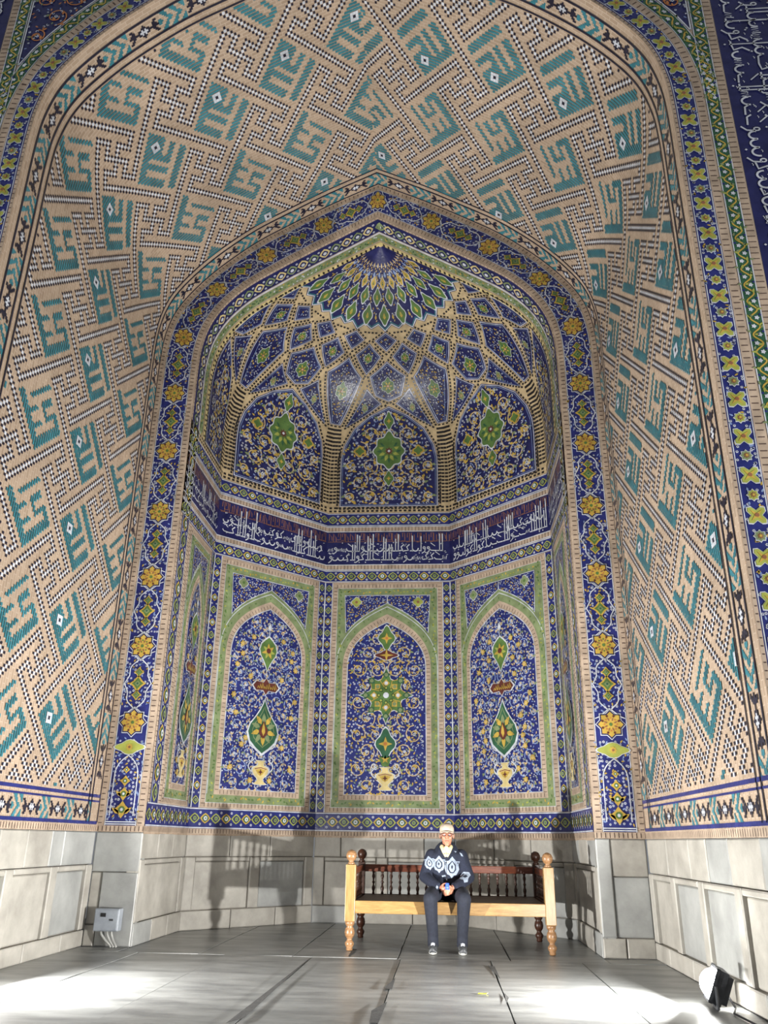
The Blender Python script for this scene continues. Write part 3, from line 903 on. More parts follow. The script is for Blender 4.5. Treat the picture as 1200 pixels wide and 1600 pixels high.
def center_panel(par, S, c, hw):
    P = archpts(hw, 1.84, 3.88, 4.64, c)
    mb = MB(); mb.poly(S, P, 'cobalt', H3+.002)
    Sh = lambda u, v, h=0.0: S(u, v, h+H3)
    av = lambda x, y: math.hypot(x-c, y-3.40) < .33
    arabesque(mb, Sh, P, seed=11, pitch=.054, vp=.31, avoid=av, scale=1.15)
    mb.stroke(Sh, P, .014, 'white', H2, closed=True)
    pan = mb.build('arched_panel', par)
    Sq = lambda u, v, h=0.0: S(u, v, h+.028)
    mb = MB()                               # lattice medallion
    a = .36
    P = []
    for i in range(8):
        t = PI/4*i+PI/2
        r1 = .44 if i % 2 == 0 else .40
        P += [(c+r1*math.cos(t), 3.40+r1*1.04*math.sin(t)), (c+.27*math.cos(t+.28), 3.40+.27*math.sin(t+.28)), (c+.27*math.cos(t+PI/4-.28), 3.40+.27*math.sin(t+PI/4-.28))]
    mb.poly(Sq, scalep(P, 1.06, (c, 3.40)), 'white', H2); mb.poly(Sq, P, 'green', H3)
    for i in range(8):
        t = PI/4*i+PI/2
        for rr, k, s in ((.34,'palegreen',.045),(.20,'white' if i % 2 == 0 else 'palegreen',.042),(.12,'lime',.026)):
            x, y = c+rr*math.cos(t), 3.40+rr*math.sin(t)
            mb.star(Sq, x, y, s*1.5, s, 4, 'yellow' if rr == .20 else 'darkgreen', H4, t); mb.disc(Sq, x, y, s*.75, k, H5, 7)
        mb.stroke(Sq, [(c+.09*math.cos(t), 3.40+.09*math.sin(t)), (c+.26*math.cos(t+.39), 3.40+.26*math.sin(t+.39)), (c+.38*math.cos(t), 3.40+.38*math.sin(t))], .012, 'yellow', H4)
    mb.disc(Sq, c, 3.40, .05, 'white', H5, 8)
    mb.build('lattice_medallion', pan)
    mb = MB()
    for y, r, k in ((4.36, .13, 'green'), (2.62, .15, 'darkgreen')):
        P = lobed(c, y, r*.95, r*1.25, 4, .14, pin=.2); mb.poly(Sq, scalep(P, 1.12, (c, y)), 'white', H2); mb.poly(Sq, P, k, H3)
        mb.star(Sq, c, y, r*.75, r*.28, 4, 'yellow', H4); mb.disc(Sq, c, y, r*.2, 'orange', H5, 6)
    mb.build('cross_medallion', pan)
    mb = MB(); P = lobed(c, 4.07, .17, .07, 4, .16); mb.poly(Sq, scalep(P, 1.14, (c, 4.07)), 'white', H2); mb.poly(Sq, P, 'maroon', H3)
    mb.star(Sq, c, 4.07, .12, .03, 4, 'yellow', H4); mb.build('cartouche', pan)
    mb = MB(); vase(mb, Sq, c, 1.90, .36, H2)
    mb.poly(Sq, [(c-.05,2.27),(c-.10,2.40),(c,2.48),(c+.10,2.40),(c+.05,2.27)], 'green', H2); mb.star(Sq, c, 2.38, .07, .03, 5, 'yellow', H3)
    mb.build('vase_tile', pan)
def side_panel(par, S, c, hw, seed):
    P = archpts(hw, 1.84, 3.88, 4.66, c)
    mb = MB(); mb.poly(S, P, 'cobalt', H3+.002)
    Sh = lambda u, v, h=0.0: S(u, v, h+H3)
    av = lambda x, y: math.hypot((x-c)/.24, (y-2.70)/.33) < 1
    arabesque(mb, Sh, P, seed=seed, pitch=.052, vp=.24, avoid=av, vinek='skyblue', leafk='vine')
    mb.stroke(Sh, P, .014, 'white', H2, closed=True)
    pan = mb.build('arched_panel', par)
    Sq = lambda u, v, h=0.0: S(u, v, h+.028)
    R = random.Random(seed); got = []
    for y in [2.0+.155*q for q in range(16)]:       # larger yellow blossoms, mirrored about the stem
        x = R.uniform(.14, hw*.86)
        for sg in (-1, 1):
            px, py = c+sg*x, y+R.uniform(-.03,.03)
            if not inside(P, px, py) or edge_dist(P, px, py) < .06 or av(px, py) or (abs(px-c) < .28 and 2.3 < py < 3.5): continue
            bm = MB(); flower(bm, Sq, px, py, .052, 'yellow', 'teal', H2, 6); flower(bm, Sq, px, py, .026, 'paleyellow', 'orange', H3, 6); bm.build('blossom_tile', pan)
    mb = MB()
    P = drop(c, 2.78, .27, .40); mb.poly(Sq, scalep(P, 1.10, (c, 2.78)), 'white', H2); mb.poly(Sq, P, 'darkgreen', H3)
    for k in range(10):
        a = 2*PI*k/10+.3
        mb.leaf(Sq, c+.07*math.cos(a), 2.74+.09*math.sin(a), a, .16, .085, 'yellow' if k % 2 else 'palegreen', H4)
    mb.stroke(Sq, drop(c, 2.78, .2, .31), .012, 'palegreen', H4, closed=True)
    mb.poly(Sq, drop(c, 2.74, .085, .14), 'maroon', H5); mb.leaf(Sq, c, 2.64, PI/2, .20, .07, 'yellow', H6)
    for d in (-1, 1): mb.stroke(Sq, [(c+d*(.02+.28*t), 2.36+.35*t*t+.05*math.sin(t*6)) for t in [i/10 for i in range(11)]], .014, 'white', H3)
    mb.build('drop_medallion', pan)
    mb = MB(); P = [(c-.24,3.40),(c-.18,3.47),(c-.05,3.46),(c,3.53),(c+.05,3.46),(c+.18,3.47),(c+.24,3.40),(c+.18,3.33),(c+.05,3.34),(c,3.27),(c-.05,3.34),(c-.18,3.33)]
    mb.poly(Sq, scalep(P, 1.12, (c, 3.40)), 'white', H2); mb.poly(Sq, P, 'maroon', H3)
    for k in range(9):
        x = c-.16+.04*k; mb.stroke(Sq, [(x, 3.36), (x+.012, 3.40+.03*(k % 3)), (x+.035, 3.37)], .012, 'yellow', H4)
    mb.build('cartouche', pan)
    mb = MB()
    P = drop(c, 3.92, .16, .27); P = [(x, 2*3.92-y) for x, y in P]
    mb.poly(Sq, scalep(P, 1.12, (c, 3.92)), 'white', H2); mb.poly(Sq, P, 'green', H3)
    for k in range(7):
        a = 2*PI*k/7+PI/2; mb.leaf(Sq, c, 3.96, a, .13, .06, 'lime' if k % 2 else 'yellow', H4)
    mb.disc(Sq, c, 3.97, .045, 'maroon', H5, 7); mb.stroke(Sq, [(c, 4.2), (c, 4.32)], .012, 'white', H3)
    mb.poly(Sq, drop(c, 4.36, .035, .07), 'white', H3)
    mb.build('drop_medallion', pan)
    mb = MB(); vase(mb, Sq, c, 1.92, .36, H2); mb.build('vase_tile', pan)
def facet(key):
    par = niche[key]; S, W = FAC[key]
    jamb = key in ('JL', 'JR')
    mb = MB(); mb.rect(S, 0, W, Z0-.02, 6.82, 'brick', 0); mb.build('brick_surface', par)
    mb = MB(); tanband(mb, S, 0, W, Z0, ZT, d=.05); mb.build('brick_course', par)
    for a, b, lab in ((ZT, 1.565, 'lower'), (5.37, 5.585, 'mid'), (6.425, 6.675, 'top')):
        mb = MB(); chain(mb, S, 0, W, a, b, period=.178); mb.build('floral_band', par)
    for a, b in ((5.60, 5.69), (6.32, 6.41)):
        mb = MB(); tanband(mb, S, 0, W, a, b, d=.06); mb.stroke(S, [(0, a), (W, a)], .014, 'white', H3); mb.stroke(S, [(0, b), (W, b)], .014, 'white', H3); mb.build('brick_edging', par)
    mb = MB(); lettering(mb, S, W, 5.70, 6.31, hash(key) % 1000 if False else {'JL':1,'DL':2,'BK':3,'DR':4,'JR':5}[key]); mb.build('inscription_band', par)
    mb = MB(); mb.rect(S, 0, W, 6.69, 6.82, 'ribtan', H1)
    for v in (6.722, 6.785): dots(mb, S, [(0, v), (W, v)], .085, .019, 'black', H2, ratio=1.3)
    mb.build('dotted_course', par)
    # corner columns
    lo, hi = (.145, .145)
    if jamb:
        lo, hi = (.50, .145) if key == 'JL' else (.145, .50)
    for a, b in ((0, lo), (W-hi, W)):
        if b-a > .3:                          # wide column on the edge towards the frame
            t0, t1 = (a, b) if key == 'JL' else (a, b)
            e = a if key == 'JL' else b; sg = 1 if key == 'JL' else -1
            mb = MB(); tanband(mb, S, min(e, e+sg*.07), max(e, e+sg*.07), 1.565, 6.82, True); tanband(mb, S, min(e+sg*.38, e+sg*.5), max(e+sg*.38, e+sg*.5), 1.565, 5.36, True); mb.build('brick_edging', par)
            mb = MB(); chain(mb, S, min(e+sg*.08, e+sg*.37), max(e+sg*.08, e+sg*.37), 1.565, 6.82, True, period=.24); mb.build('floral_column', par)
        else:
            mb = MB(); chain(mb, S, a+.004, b-.004, 1.57, 5.36, True, period=.2); mb.build('floral_column', par)
    a, b = lo+.01, W-hi-.01; c = (a+b)/2
    # nested frames
    mb = MB()
    mb.rect(S, a, b, 1.575, 5.335, 'tan', H1)
    ww = .075
    ticks(mb, S, [(a+ww/2, 1.575+ww/2), (b-ww/2, 1.575+ww/2), (b-ww/2, 5.335-ww/2), (a+ww/2, 5.335-ww/2)], .055, .062, closed=True)
    g0, g1, y0, y1 = a+.08, b-.08, 1.645, 5.25
    mb.rect(S, g0-.006, g1+.006, y0-.006, y1+.006, 'white', H1+.002); mb.rect(S, g0, g1, y0, y1, 'palegreen', H2)
    R = random.Random(5); y = y0+.04
    while y < y1:                              # little leaves in the green frame
        for x in (g0+.06, g1-.06): mb.leaf(S, x, y, R.uniform(0,6.28), .05, .028, R.choice(('green','lime','green')), H3)
        y += .06
    x = g0+.1
    while x < g1-.1:
        for y in (y0+.055, y1-.06): mb.leaf(S, x, y, R.uniform(0,6.28), .05, .028, R.choice(('green','lime','yellow')), H3)
        x += .06
    hw = (g1-g0)/2-.12-.085
    mb.poly(S, [(x, v) for x, v in archpts(hw+.20, 1.765, 3.9, 4.93, c)], 'white', H2+.001)
    mb.poly(S, [(x, v) for x, v in archpts(hw+.19, 1.765, 3.9, 4.915, c)], 'palegreen', H2+.002)
    Pa = archpts(hw+.085, 1.755, 3.88, 4.79, c)
    mb.poly(S, [(x, v) for x, v in Pa], 'tan', H3)
    ticks(mb, S, [(x, v) for x, v in archpts(hw+.042, 1.795, 3.88, 4.715, c)], .055, .062, h=H3+.002, closed=True)
    for i in range(16):                       # leaves on the green arch
        t = i/15
        q = archpts(hw+.14, 1.765, 3.9, 4.86, c); p = q[1+int(t*24)]
        mb.leaf(S, p[0], p[1], R.uniform(0,6.28), .045, .026, 'green', H3)
    mb.build('border_frame', par)
    # spandrels
    A_ = archpts(hw+.20, 1.765, 3.9, 4.93, c, 16)
    for sg in (-1, 1):
        ed = c+sg*((g1-g0)/2-.125)
        pts = [p for p in A_[1:-1] if (p[0]-c)*sg >= -1e-6 and p[1] < 4.94]
        pts = [p for p in pts if abs(p[0]-c) <= abs(ed-c)]
        pts.sort(key=lambda p: abs(p[0]-c))
        Pq = [(c+sg*.004, 4.985)]+[(x, v+.05) for x, v in pts[1:]]+[(ed, 5.125), (c+sg*.004, 5.125)]
        if sg > 0: pass
        mb = MB(); mb.poly(S, Pq, 'cobalt', H3)
        Sh = lambda u, v, h=0.0: S(u, v, h+H2)
        arabesque(mb, Sh, Pq, seed=20+sg, pitch=.038, vines=False, margin=.012, scale=.85)
        mx = c+sg*((g1-g0)/2-.33)
        if not jamb:
            P = lobed(mx, 5.0, .075, .075, 4, .15); mb.poly(Sh, scalep(P, 1.15, (mx, 5.0)), 'white', H4); mb.poly(Sh, P, 'lime' if key == 'BK' else 'palegreen', H5)
            mb.disc(Sh, mx, 5.0, .025, 'brown' if key == 'BK' else 'green', H6, 6)
        mb.stroke(Sh, Pq, .012, 'white', H3, closed=True)
        mb.build('spandrel', par)
    if key == 'BK': center_panel(par, S, c, hw)
    else: side_panel(par, S, c, hw, {'JL':31,'DL':32,'DR':33,'JR':34}[key])
for key in FAC: facet(key)

# ---------------------------------------------------------------- niche soffit over the jambs
sof = MB()
uS = VI.tot-VI.lz(6.82)
us = sorted(set([-(VI.tot-l) for l in VI.L if VI.tot-l < uS]+[VI.tot-l for l in VI.L if VI.tot-l < uS]+[-uS, uS]))
def soff_strip(mb, y0, y1, k, h):
    for a, b in zip(us, us[1:]):
        if a < 0 <= b and abs(b) < 1e-9: b = -1e-6
        if abs(a) < 1e-9: a = 1e-6
        mb.poly(S_soff, [(a, y0), (b, y0), (b, y1), (a, y1)], k, h)
soff_strip(sof, YF, 10.92, 'tan', 0)
sof.build('brick_surface', dome)
mb = MB(); soff_strip(mb, 10.245, 10.53, 'deepblue', H1)
n = int(2*uS/.2)
for i in range(n):
    u = -uS+(i+.5)*2*uS/n
    if abs(u) < .02: u = .03
    P = [(u+.09*a, 10.395+.10*b) for a, b in [(1.1,0),(.6,.62),(0,.98),(-.6,.62),(-1.1,0),(-.6,-.62),(0,-.98),(.6,-.62)]]
    mb.poly(S_soff, P, 'paleyellow' if i % 2 else 'palegreen', H2); mb.poly(S_soff, scalep(P, .65), 'deepblue', H3); mb.disc(S_soff, u, 10.395, .035, 'white', H4, 6)
    for y in (10.315, 10.475): flower(mb, S_soff, u+.1, y, .026, 'white', 'deepblue', H3)
mb.build('floral_band', dome)
mb = MB(); soff_strip(mb, 10.545, 10.575, 'white', H1); soff_strip(mb, 10.59, 10.74, 'palegreen', H1)
R = random.Random(9)
for i in range(int(2*uS/.055)):
    u = -uS+.03+i*.055
    if abs(u) < .02: continue
    for y in (10.63, 10.69): mb.leaf(S_soff, u, y, R.uniform(0,6.28), .05, .028, R.choice(('green','yellow','white','darkgreen')), H2)
mb.build('green_band', dome)
mb = MB(); soff_strip(mb, 10.77, 10.87, 'paleyellow', H2)
for i in range(int(2*uS/.09)):
    u = -uS+.03+i*.09
    if abs(u) < .03: continue
    mb.poly(S_soff, [(u, 10.785), (u+.035, 10.80), (u+.035, 10.855), (u, 10.84)], 'black', H3)
mb.build('rope_moulding', dome)
mb = MB(); tanband(mb, lambda u, v, h=0.0: S_soff(v, u, h), YF, 10.235, -uS, -1e-5, True, nseg=40); tanband(mb, lambda u, v, h=0.0: S_soff(v, u, h), YF, 10.235, 1e-5, uS, True, nseg=40)
mb.build('brick_edging', dome)

# ---------------------------------------------------------------- semi dome
mb = MB()
zs = [6.80+i*.1 for i in range(36)]+[10.38, 10.4199]
ph = [i*2.8125 for i in range(65)]
g = [[mb.vert(S_dome(p, z), (p*.045, z)) for z in zs] for p in ph]
for i in range(64):
    for j in range(len(zs)-1): mb.face((g[i][j], g[i+1][j], g[i+1][j+1], g[i][j+1]), 'ribtan')
mb.smooth = True
mb.build('rib_ground', dome)
ribs = MB(); seen = []
def dome_panel(name, pc, zc, P, seed, med=None, rim=True, dotoff=1.16, vines=False):
    S, tl = S_dome_local(pc, zc)
    Q = [tl(p, z) for p, z in P]
    area = 0
    for a, b in zip(Q, Q[1:]+Q[:1]): area += a[0]*b[1]-b[0]*a[1]
    if area < 0: Q = Q[::-1]
    c = (sum(q[0] for q in Q)/len(Q), sum(q[1] for q in Q)/len(Q))
    mb = MB()
    mb.fill(S, offset_poly(Q, .030), 'cobalt', H1, .12)
    mb.fill(S, offset_poly(Q, .020), 'white', H2, .12)
    mb.fill(S, offset_poly(Q, .008), 'deepblue', H3, .12)
    n = len(Q)
    mb.stroke(S, offset_poly(Q, -.012), .009, 'skyblue', H4, closed=True)
    Si = offset_poly(Q, -.02)
    Sh = lambda u, v, h=0.0: S(u, v, h+H3)
    arabesque(mb, Sh, Si, seed=seed, pitch=.066 if vines else .052, vines=vines, margin=.012, vp=.36 if vines else .3, bg='deepblue', scale=1.5 if vines else 1.0)
    if med:
        mx, my = c
        if len(med) > 3: mx, my = c[0]+med[3], c[1]+med[4]
        rx, ry, kk = med[:3]
        if kk == 'lunette': pass
        else: medallion(mb, Sh, mx, my, rx, ry, 6, .10, .25, kk, H6)
    ob = mb.build(name, dome)
    if rim:
        # rows of black header bricks on the rib around the panel
        Sd = S
        Qo = offset_poly(Q, .062)
        dots(ribs, Sd, Qo, .066, .0165, 'black', H2, seen=seen, closed=True, ratio=1.25)
    return S, c, ob
for fi, pc in enumerate((0, 45, 90, 135, 180)):
    def clip(P): return [(max(1.0, min(179.0, p)), z) for p, z in P]
    def has(P): return max(p for p, z in P) > 6 and min(p for p, z in P) < 174
    items = []
    Hx = [(0,9.30),(-8.6,9.14),(-5.6,8.90),(0,8.83),(5.6,8.90),(8.6,9.14)]
    D0 = [(0,9.605),(-6.4,9.535),(0,9.445),(6.4,9.535)]
    items.append((Hx, 0, 9.06, (.11,.12,'green'))); items.append((D0, 0, 9.53, None))
    for sg in (-1, 1):
        items.append(([(sg*11.25,9.485),(sg*4.6,9.37),(sg*11.25,9.19),(sg*17.9,9.37)], sg*11.25, 9.35, (.07,.075,'green')))
        items.append(([(sg*10.2,8.95),(sg*4.2,8.775),(sg*17.8,8.37)], sg*11, 8.75, (.05,.07,'palegreen')))
    for P, dc, zc, med in items:
        P = [(pc+p, z) for p, z in P]
        if not has(P): continue
        P = clip(P)
        dome_panel('dome_panel', sum(p for p, z in P)/len(P), zc, P, 100+fi*10+int(dc), med if min(p for p, z in P) > 2 and max(p for p, z in P) < 178 else None)
for k, pc in enumerate((22.5, 67.5, 112.5, 157.5)):
    dome_panel('kite_panel', pc, 9.0, [(pc,9.31),(pc-8.3,9.11),(pc-1.6,8.40),(pc+1.6,8.40),(pc+8.3,9.11)], 200+k, (.10,.14,'green',0,.06))
    dome_panel('dome_panel', pc, 9.53, [(pc,9.44),(pc-6,9.535),(pc,9.60),(pc+6,9.535)], 210+k)
# lunettes
LUN = [(-18.2,6.83),(-18.4,7.75),(-17.4,8.02),(-14.2,8.32),(-8.0,8.56),(0,8.71)]
for k, pc in enumerate((45, 90, 135)):
    P = [(pc+a, z) for a, z in LUN]+[(pc-a, z) for a, z in reversed(LUN[:-1])]
    S, c, ob = dome_panel('lunette_panel', pc, 7.6, P, 300+k, vines=True)
    Sh = lambda u, v, h=0.0, S=S: S(u, v, h+.024)
    mb = MB(); medallion(mb, Sh, 0, c[1]-.06, .27, .30, 8, .09, .22, 'green', H3, 'lime', 'maroon')
    for y, r in ((c[1]-.06+.58, .085), (c[1]-.06-.56, .08)):
        Pm = lobed(0, y, r, r*1.4, 4, .12, pin=.25); mb.poly(Sh, scalep(Pm, 1.14, (0, y)), 'white', H3); mb.poly(Sh, Pm, 'green', H4); mb.star(Sh, 0, y, r*.6, r*.25, 4, 'yellow', H5)
    for x in (-.55, .55):
        Pm = lobed(x, c[1]-.06, .10, .10, 4, .2); mb.poly(Sh, Pm, 'yellow', H3); mb.poly(Sh, scalep(Pm, .7, (x, c[1]-.06)), 'green', H4)
    mb.build('rosette_medallion', ob)
for sg, pc in ((1, 0), (-1, 180)):               # half lunettes on the side walls
    P = [(pc+sg*a, z) for a, z in ((2.2,6.84),(18.2,6.84),(18.4,7.75),(17.4,8.02),(14.2,8.32),(8.0,8.56),(2.2,8.66))]
    dome_panel('lunette_panel', pc+sg*10, 7.6, P, 310+sg, None, vines=True)
# dotted piers between the lunettes
for pc in (22.5, 67.5, 112.5, 157.5):
    for dp in (-3.2, -1.9, -.65, .65, 1.9, 3.2):
        S, tl = S_dome_local(pc, 7.3)
        Pq = [tl(pc+dp*(1-.45*max(0, (z-7.7))), z) for z in [6.86+i*.1 for i in range(16)]]
        dots(ribs, S, Pq, .07, .024, 'black', H2, ratio=.75)
for i in range(32):                               # headers under the fan
    for dz in (-.03,):
        for t in (.25, .75):
            p = 180*(i+t)/32; z = 9.645+dz+(.03 if abs(t-.5) > 1 else 0)
            if 3 < p < 177:
                S, tl = S_dome_local(p, z)
                q = Vector(S(0, 0, H2))
                if all((q-s_).length > .05 for s_ in seen): ribs.rect(S, -.02, .02, -.016, .016, 'black', H2)
tag(ribs.build('rib_brick', dome), 'small black header bricks dotted along the pale ribs', kind='stuff')
# fan shell
tips = 16
FAN = []
for i in range(tips+1):
    p = 180*i/tips
    FAN.append((p, 9.665 if i % 2 == 0 else 9.66))
    if i < tips: FAN.append((p+180/tips/2, 9.74))
zig = []
for i in range(33):
    p = 180*i/32; zig.append((p, 9.69 if i % 4 in (1,3) else (9.625 if i % 4 == 0 else 9.645)))
mb = MB()
NZ = 14
g = []
for p, zb in [(180*i/96, None) for i in range(97)]:
    q = p/180*32; i = min(int(q), 31); zb = zig[i][1]+(zig[i+1][1]-zig[i][1])*(q-i)
    g.append([mb.vert(S_dome(min(max(p,.6),179.4), zb+(10.40-zb)*j/NZ, H2)) for j in range(NZ+1)])
for i in range(96):
    for j in range(NZ): mb.face((g[i][j], g[i+1][j], g[i+1][j+1], g[i][j+1]), 'deepblue')
for dz, k, w in ((.006,'white',.012),(.024,'turquoise',.010)):
    for i in range(32):
        a, b = zig[i], zig[i+1]
        A_ = [S_dome(min(max(x,.6),179.4), z+dz, H3) for x, z in (a, b)]; B_ = [S_dome(min(max(x,.6),179.4), z+dz+w, H3) for x, z in (b, a)]
        mb.pts(A_+B_, k)
fan = mb.build('fan_shell', dome)
mb = MB(); R = random.Random(4)
for row, (z, n, rx, ry, kk) in enumerate(((9.785,11,.075,.135,'green'),(9.96,11,.058,.115,'green'),(10.085,11,.04,.085,'yellow'),(10.16,15,.022,.055,'skyblue'),(10.24,15,.014,.05,'vine'))):
    for i in range(n):
        p = 180*(i+(.5 if row % 2 == 0 else 1.0))/n
        if p > 177: continue
        S, tl = S_dome_local(p, z)
        if row < 3:
            P = lobed(0, 0, rx, ry, 4, .10, pin=.3); dm = MB()
            dm.poly(S, scalep(P, 1.2, (0,0)), 'white', H4); dm.poly(S, P, kk, H5)
            dm.leaf(S, 0, -ry*.5, PI/2, ry*.9, rx*.7, 'yellow' if kk == 'green' else 'darkgreen', H6); dm.disc(S, 0, 0, rx*.25, 'lime', H6+.003, 5)
            dm.build('shell_drop', fan)
        else: mb.leaf(S, 0, -ry, PI/2, ry*2, rx*2, kk, H4)
        S2, tl = S_dome_local(p+90/n, z-.02)
        if 2 < p+90/n < 178:
            mb.leaf(S2, 0, -.04, PI/2, .10-.012*row, .04-.006*row, 'yellow', H4); mb.leaf(S2, .01, -.08, 1.2, .05, .02, 'vine', H4)
            flower(mb, S2, 0, .07-.01*row, .018-.002*row, 'white', 'deepblue', H4)
for i in range(420):
    p, z = R.uniform(4,176), R.uniform(9.72, 10.2)
    S, tl = S_dome_local(p, z)
    q = R.random()
    if q < .4: flower(mb, S, 0, 0, .015, 'white', 'deepblue', H3)
    elif q < .8: mb.leaf(S, 0, 0, R.uniform(0,6.28), .045, .02, 'yellow', H3)
    else: mb.leaf(S, 0, 0, R.uniform(0,6.28), .04, .016, 'skyblue', H3)
tag(mb.build('shell_buds', fan), 'small buds and leaves scattered on the blue fan', kind='stuff')

# ---------------------------------------------------------------- front face of the great arch
TLF = 2*VO.tot
def fac_strip(mb, w0, w1, k, h, l0=0.0, l1=TLF):
    ls = sorted(set([l for l in VO.L]+[TLF-l for l in VO.L]+[0.5*i for i in range(46)]))
    ls = [l for l in ls if l0 <= l <= l1]
    g = [(mb.vert(S_fac(l, w0, h), (l, w0)), mb.vert(S_fac(l, w1, h), (l, w1))) for l in ls]
    for a, b in zip(g, g[1:]): mb.face((a[0], a[1], b[1], b[0]), k)
mb = MB()
Sx = S_xz(YV0)
# solid wall behind the bands, outside of the opening
prof = [(-x, z) for x, z in DO]+[(x, z) for x, z in reversed(DO[:-1])]
for sg in (-1, 1):
    prev = None
    for x, z in DO:
        if prev: mb.pts([Sx(sg*prev[0], prev[1], 0), Sx(sg*6.2, prev[1], 0), Sx(sg*6.2, z, 0), Sx(sg*x, z, 0)], 'brick')
        prev = (x, z)
mb.pts([Sx(-6.2, 11.08, 0), Sx(6.2, 11.08, 0), Sx(6.2, 14, 0), Sx(-6.2, 14, 0)], 'brick')
mb.build('brick_surface', wall_front)
mb = MB(); fac_strip(mb, 0, .032, 'tan', H1); s = .03
while s < TLF:
    mb.poly(S_fac, [(s, .008), (s+.009, .008), (s+.009, .026), (s, .026)], 'tick', H2); s += .06
mb.build('brick_edging', wall_front)
mb = MB(); fac_strip(mb, .032, .235, 'cobalt', H1, ZT-Z0, TLF-(ZT-Z0)); fac_strip(mb, .039, .047, 'white', H2); fac_strip(mb, .221, .229, 'white', H2)
mb.build('blue_ground', wall_front)
p = .17; n = int(TLF/p); band = MB(); R = random.Random(8)
for i in range(n):
    l = (i+.5)*TLF/n
    if l < .2 or l > TLF-.2: continue
    x_, z_ = S_fac(l, .2)[0], S_fac(l, .2)[2]
    S = lambda x, y, h=0.0, l=l: S_fac(l+y, .1335+x, h)
    mb = MB()
    if i % 2 == 0:
        P = star_pts(0, 0, .095, .062, 4, PI/4)
        P = []
        for q in range(4):
            a = PI/4+PI/2*q
            for da, r in ((-.34,.074),(0,.090),(.34,.074),(.785,.040)): P.append((r*math.cos(a+da), r*math.sin(a+da)))
        mb.poly(S, scalep(P, 1.13, (0,0)), 'white', H3); mb.poly(S, P, 'lime', H4); mb.star(S, 0, 0, .066, .018, 4, 'yellow', H5, PI/4); mb.disc(S, 0, 0, .018, 'brown', H6, 6)
        nm = 'cross_star_tile'
    else:
        P = star_pts(0, 0, .046, .034, 8)
        mb.poly(S, scalep(P, 1.2, (0,0)), 'white', H3); mb.poly(S, P, 'palegreen' if i % 4 == 1 else 'lime', H4); mb.star(S, 0, 0, .028, .015, 8, 'brown', H5); mb.disc(S, 0, 0, .012, 'yellow', H6, 5)
        nm = 'small_star_tile'
    mb.build(nm, wall_front)
    for q in range(14):
        x, y = R.choice((-1,1))*R.uniform(.035,.078), R.uniform(-.085,.085)
        if math.hypot(x, y) < (.075 if i % 2 == 0 else .05): continue
        if R.random() < .6: flower(band, S, x, y, .014, 'white', 'cobalt', H2)
        else: band.leaf(S, x, y, R.uniform(0,6.28), .04, .018, R.choice(('skyblue','yellow')), H2)
tag(band.build('band_buds', wall_front), 'tiny white buds scattered on the blue border', kind='stuff')
mb = MB(); fac_strip(mb, .235, .33, 'tan', H1); s = .03
while s < TLF:
    mb.poly(S_fac, [(s, .25), (s+.009, .25), (s+.009, .305), (s, .305)], 'tick', H2); s += .062
mb.build('brick_edging', wall_front)
# green border following the arch and rising straight beside it, with the spandrel between
def greenband(mb, S, L, w):
    n = max(2, int(L/.085)); R = random.Random(2)
    for i in range(n):
        s = (i+.5)*L/n
        side = 1 if i % 2 else -1
        mb.star(S, s, side*w*.14, .024, .015, 5, 'white', H3)
        mb.stroke(S, [(s+(t-.5)*L/n, -side*w*.26*math.sin(PI*t)) for t in [q/6 for q in range(7)]], .014, 'yellow', H2)
        mb.leaf(S, s, -side*w*.2, R.uniform(0,6.28), .05, .025, 'lime', H3)
        mb.disc(S, s+.03, side*w*.36, .012, 'cobalt', H3, 5)
        mb.leaf(S, s+.02, -side*w*.38, R.uniform(0,6.28), .045, .022, 'palegreen', H3)
lsp = VO.lz(7.9)
mb = MB(); fac_strip(mb, .33, .465, 'darkgreen', H1, lsp, TLF-lsp); fac_strip(mb, .33, .338, 'white', H2, lsp, TLF-lsp); fac_strip(mb, .457, .465, 'white', H2, lsp, TLF-lsp)
greenband(mb, lambda s, w, h=0.0: S_fac(lsp+s, .3975+w, h), TLF-2*lsp, .135)
mb.build('green_border', wall_front)
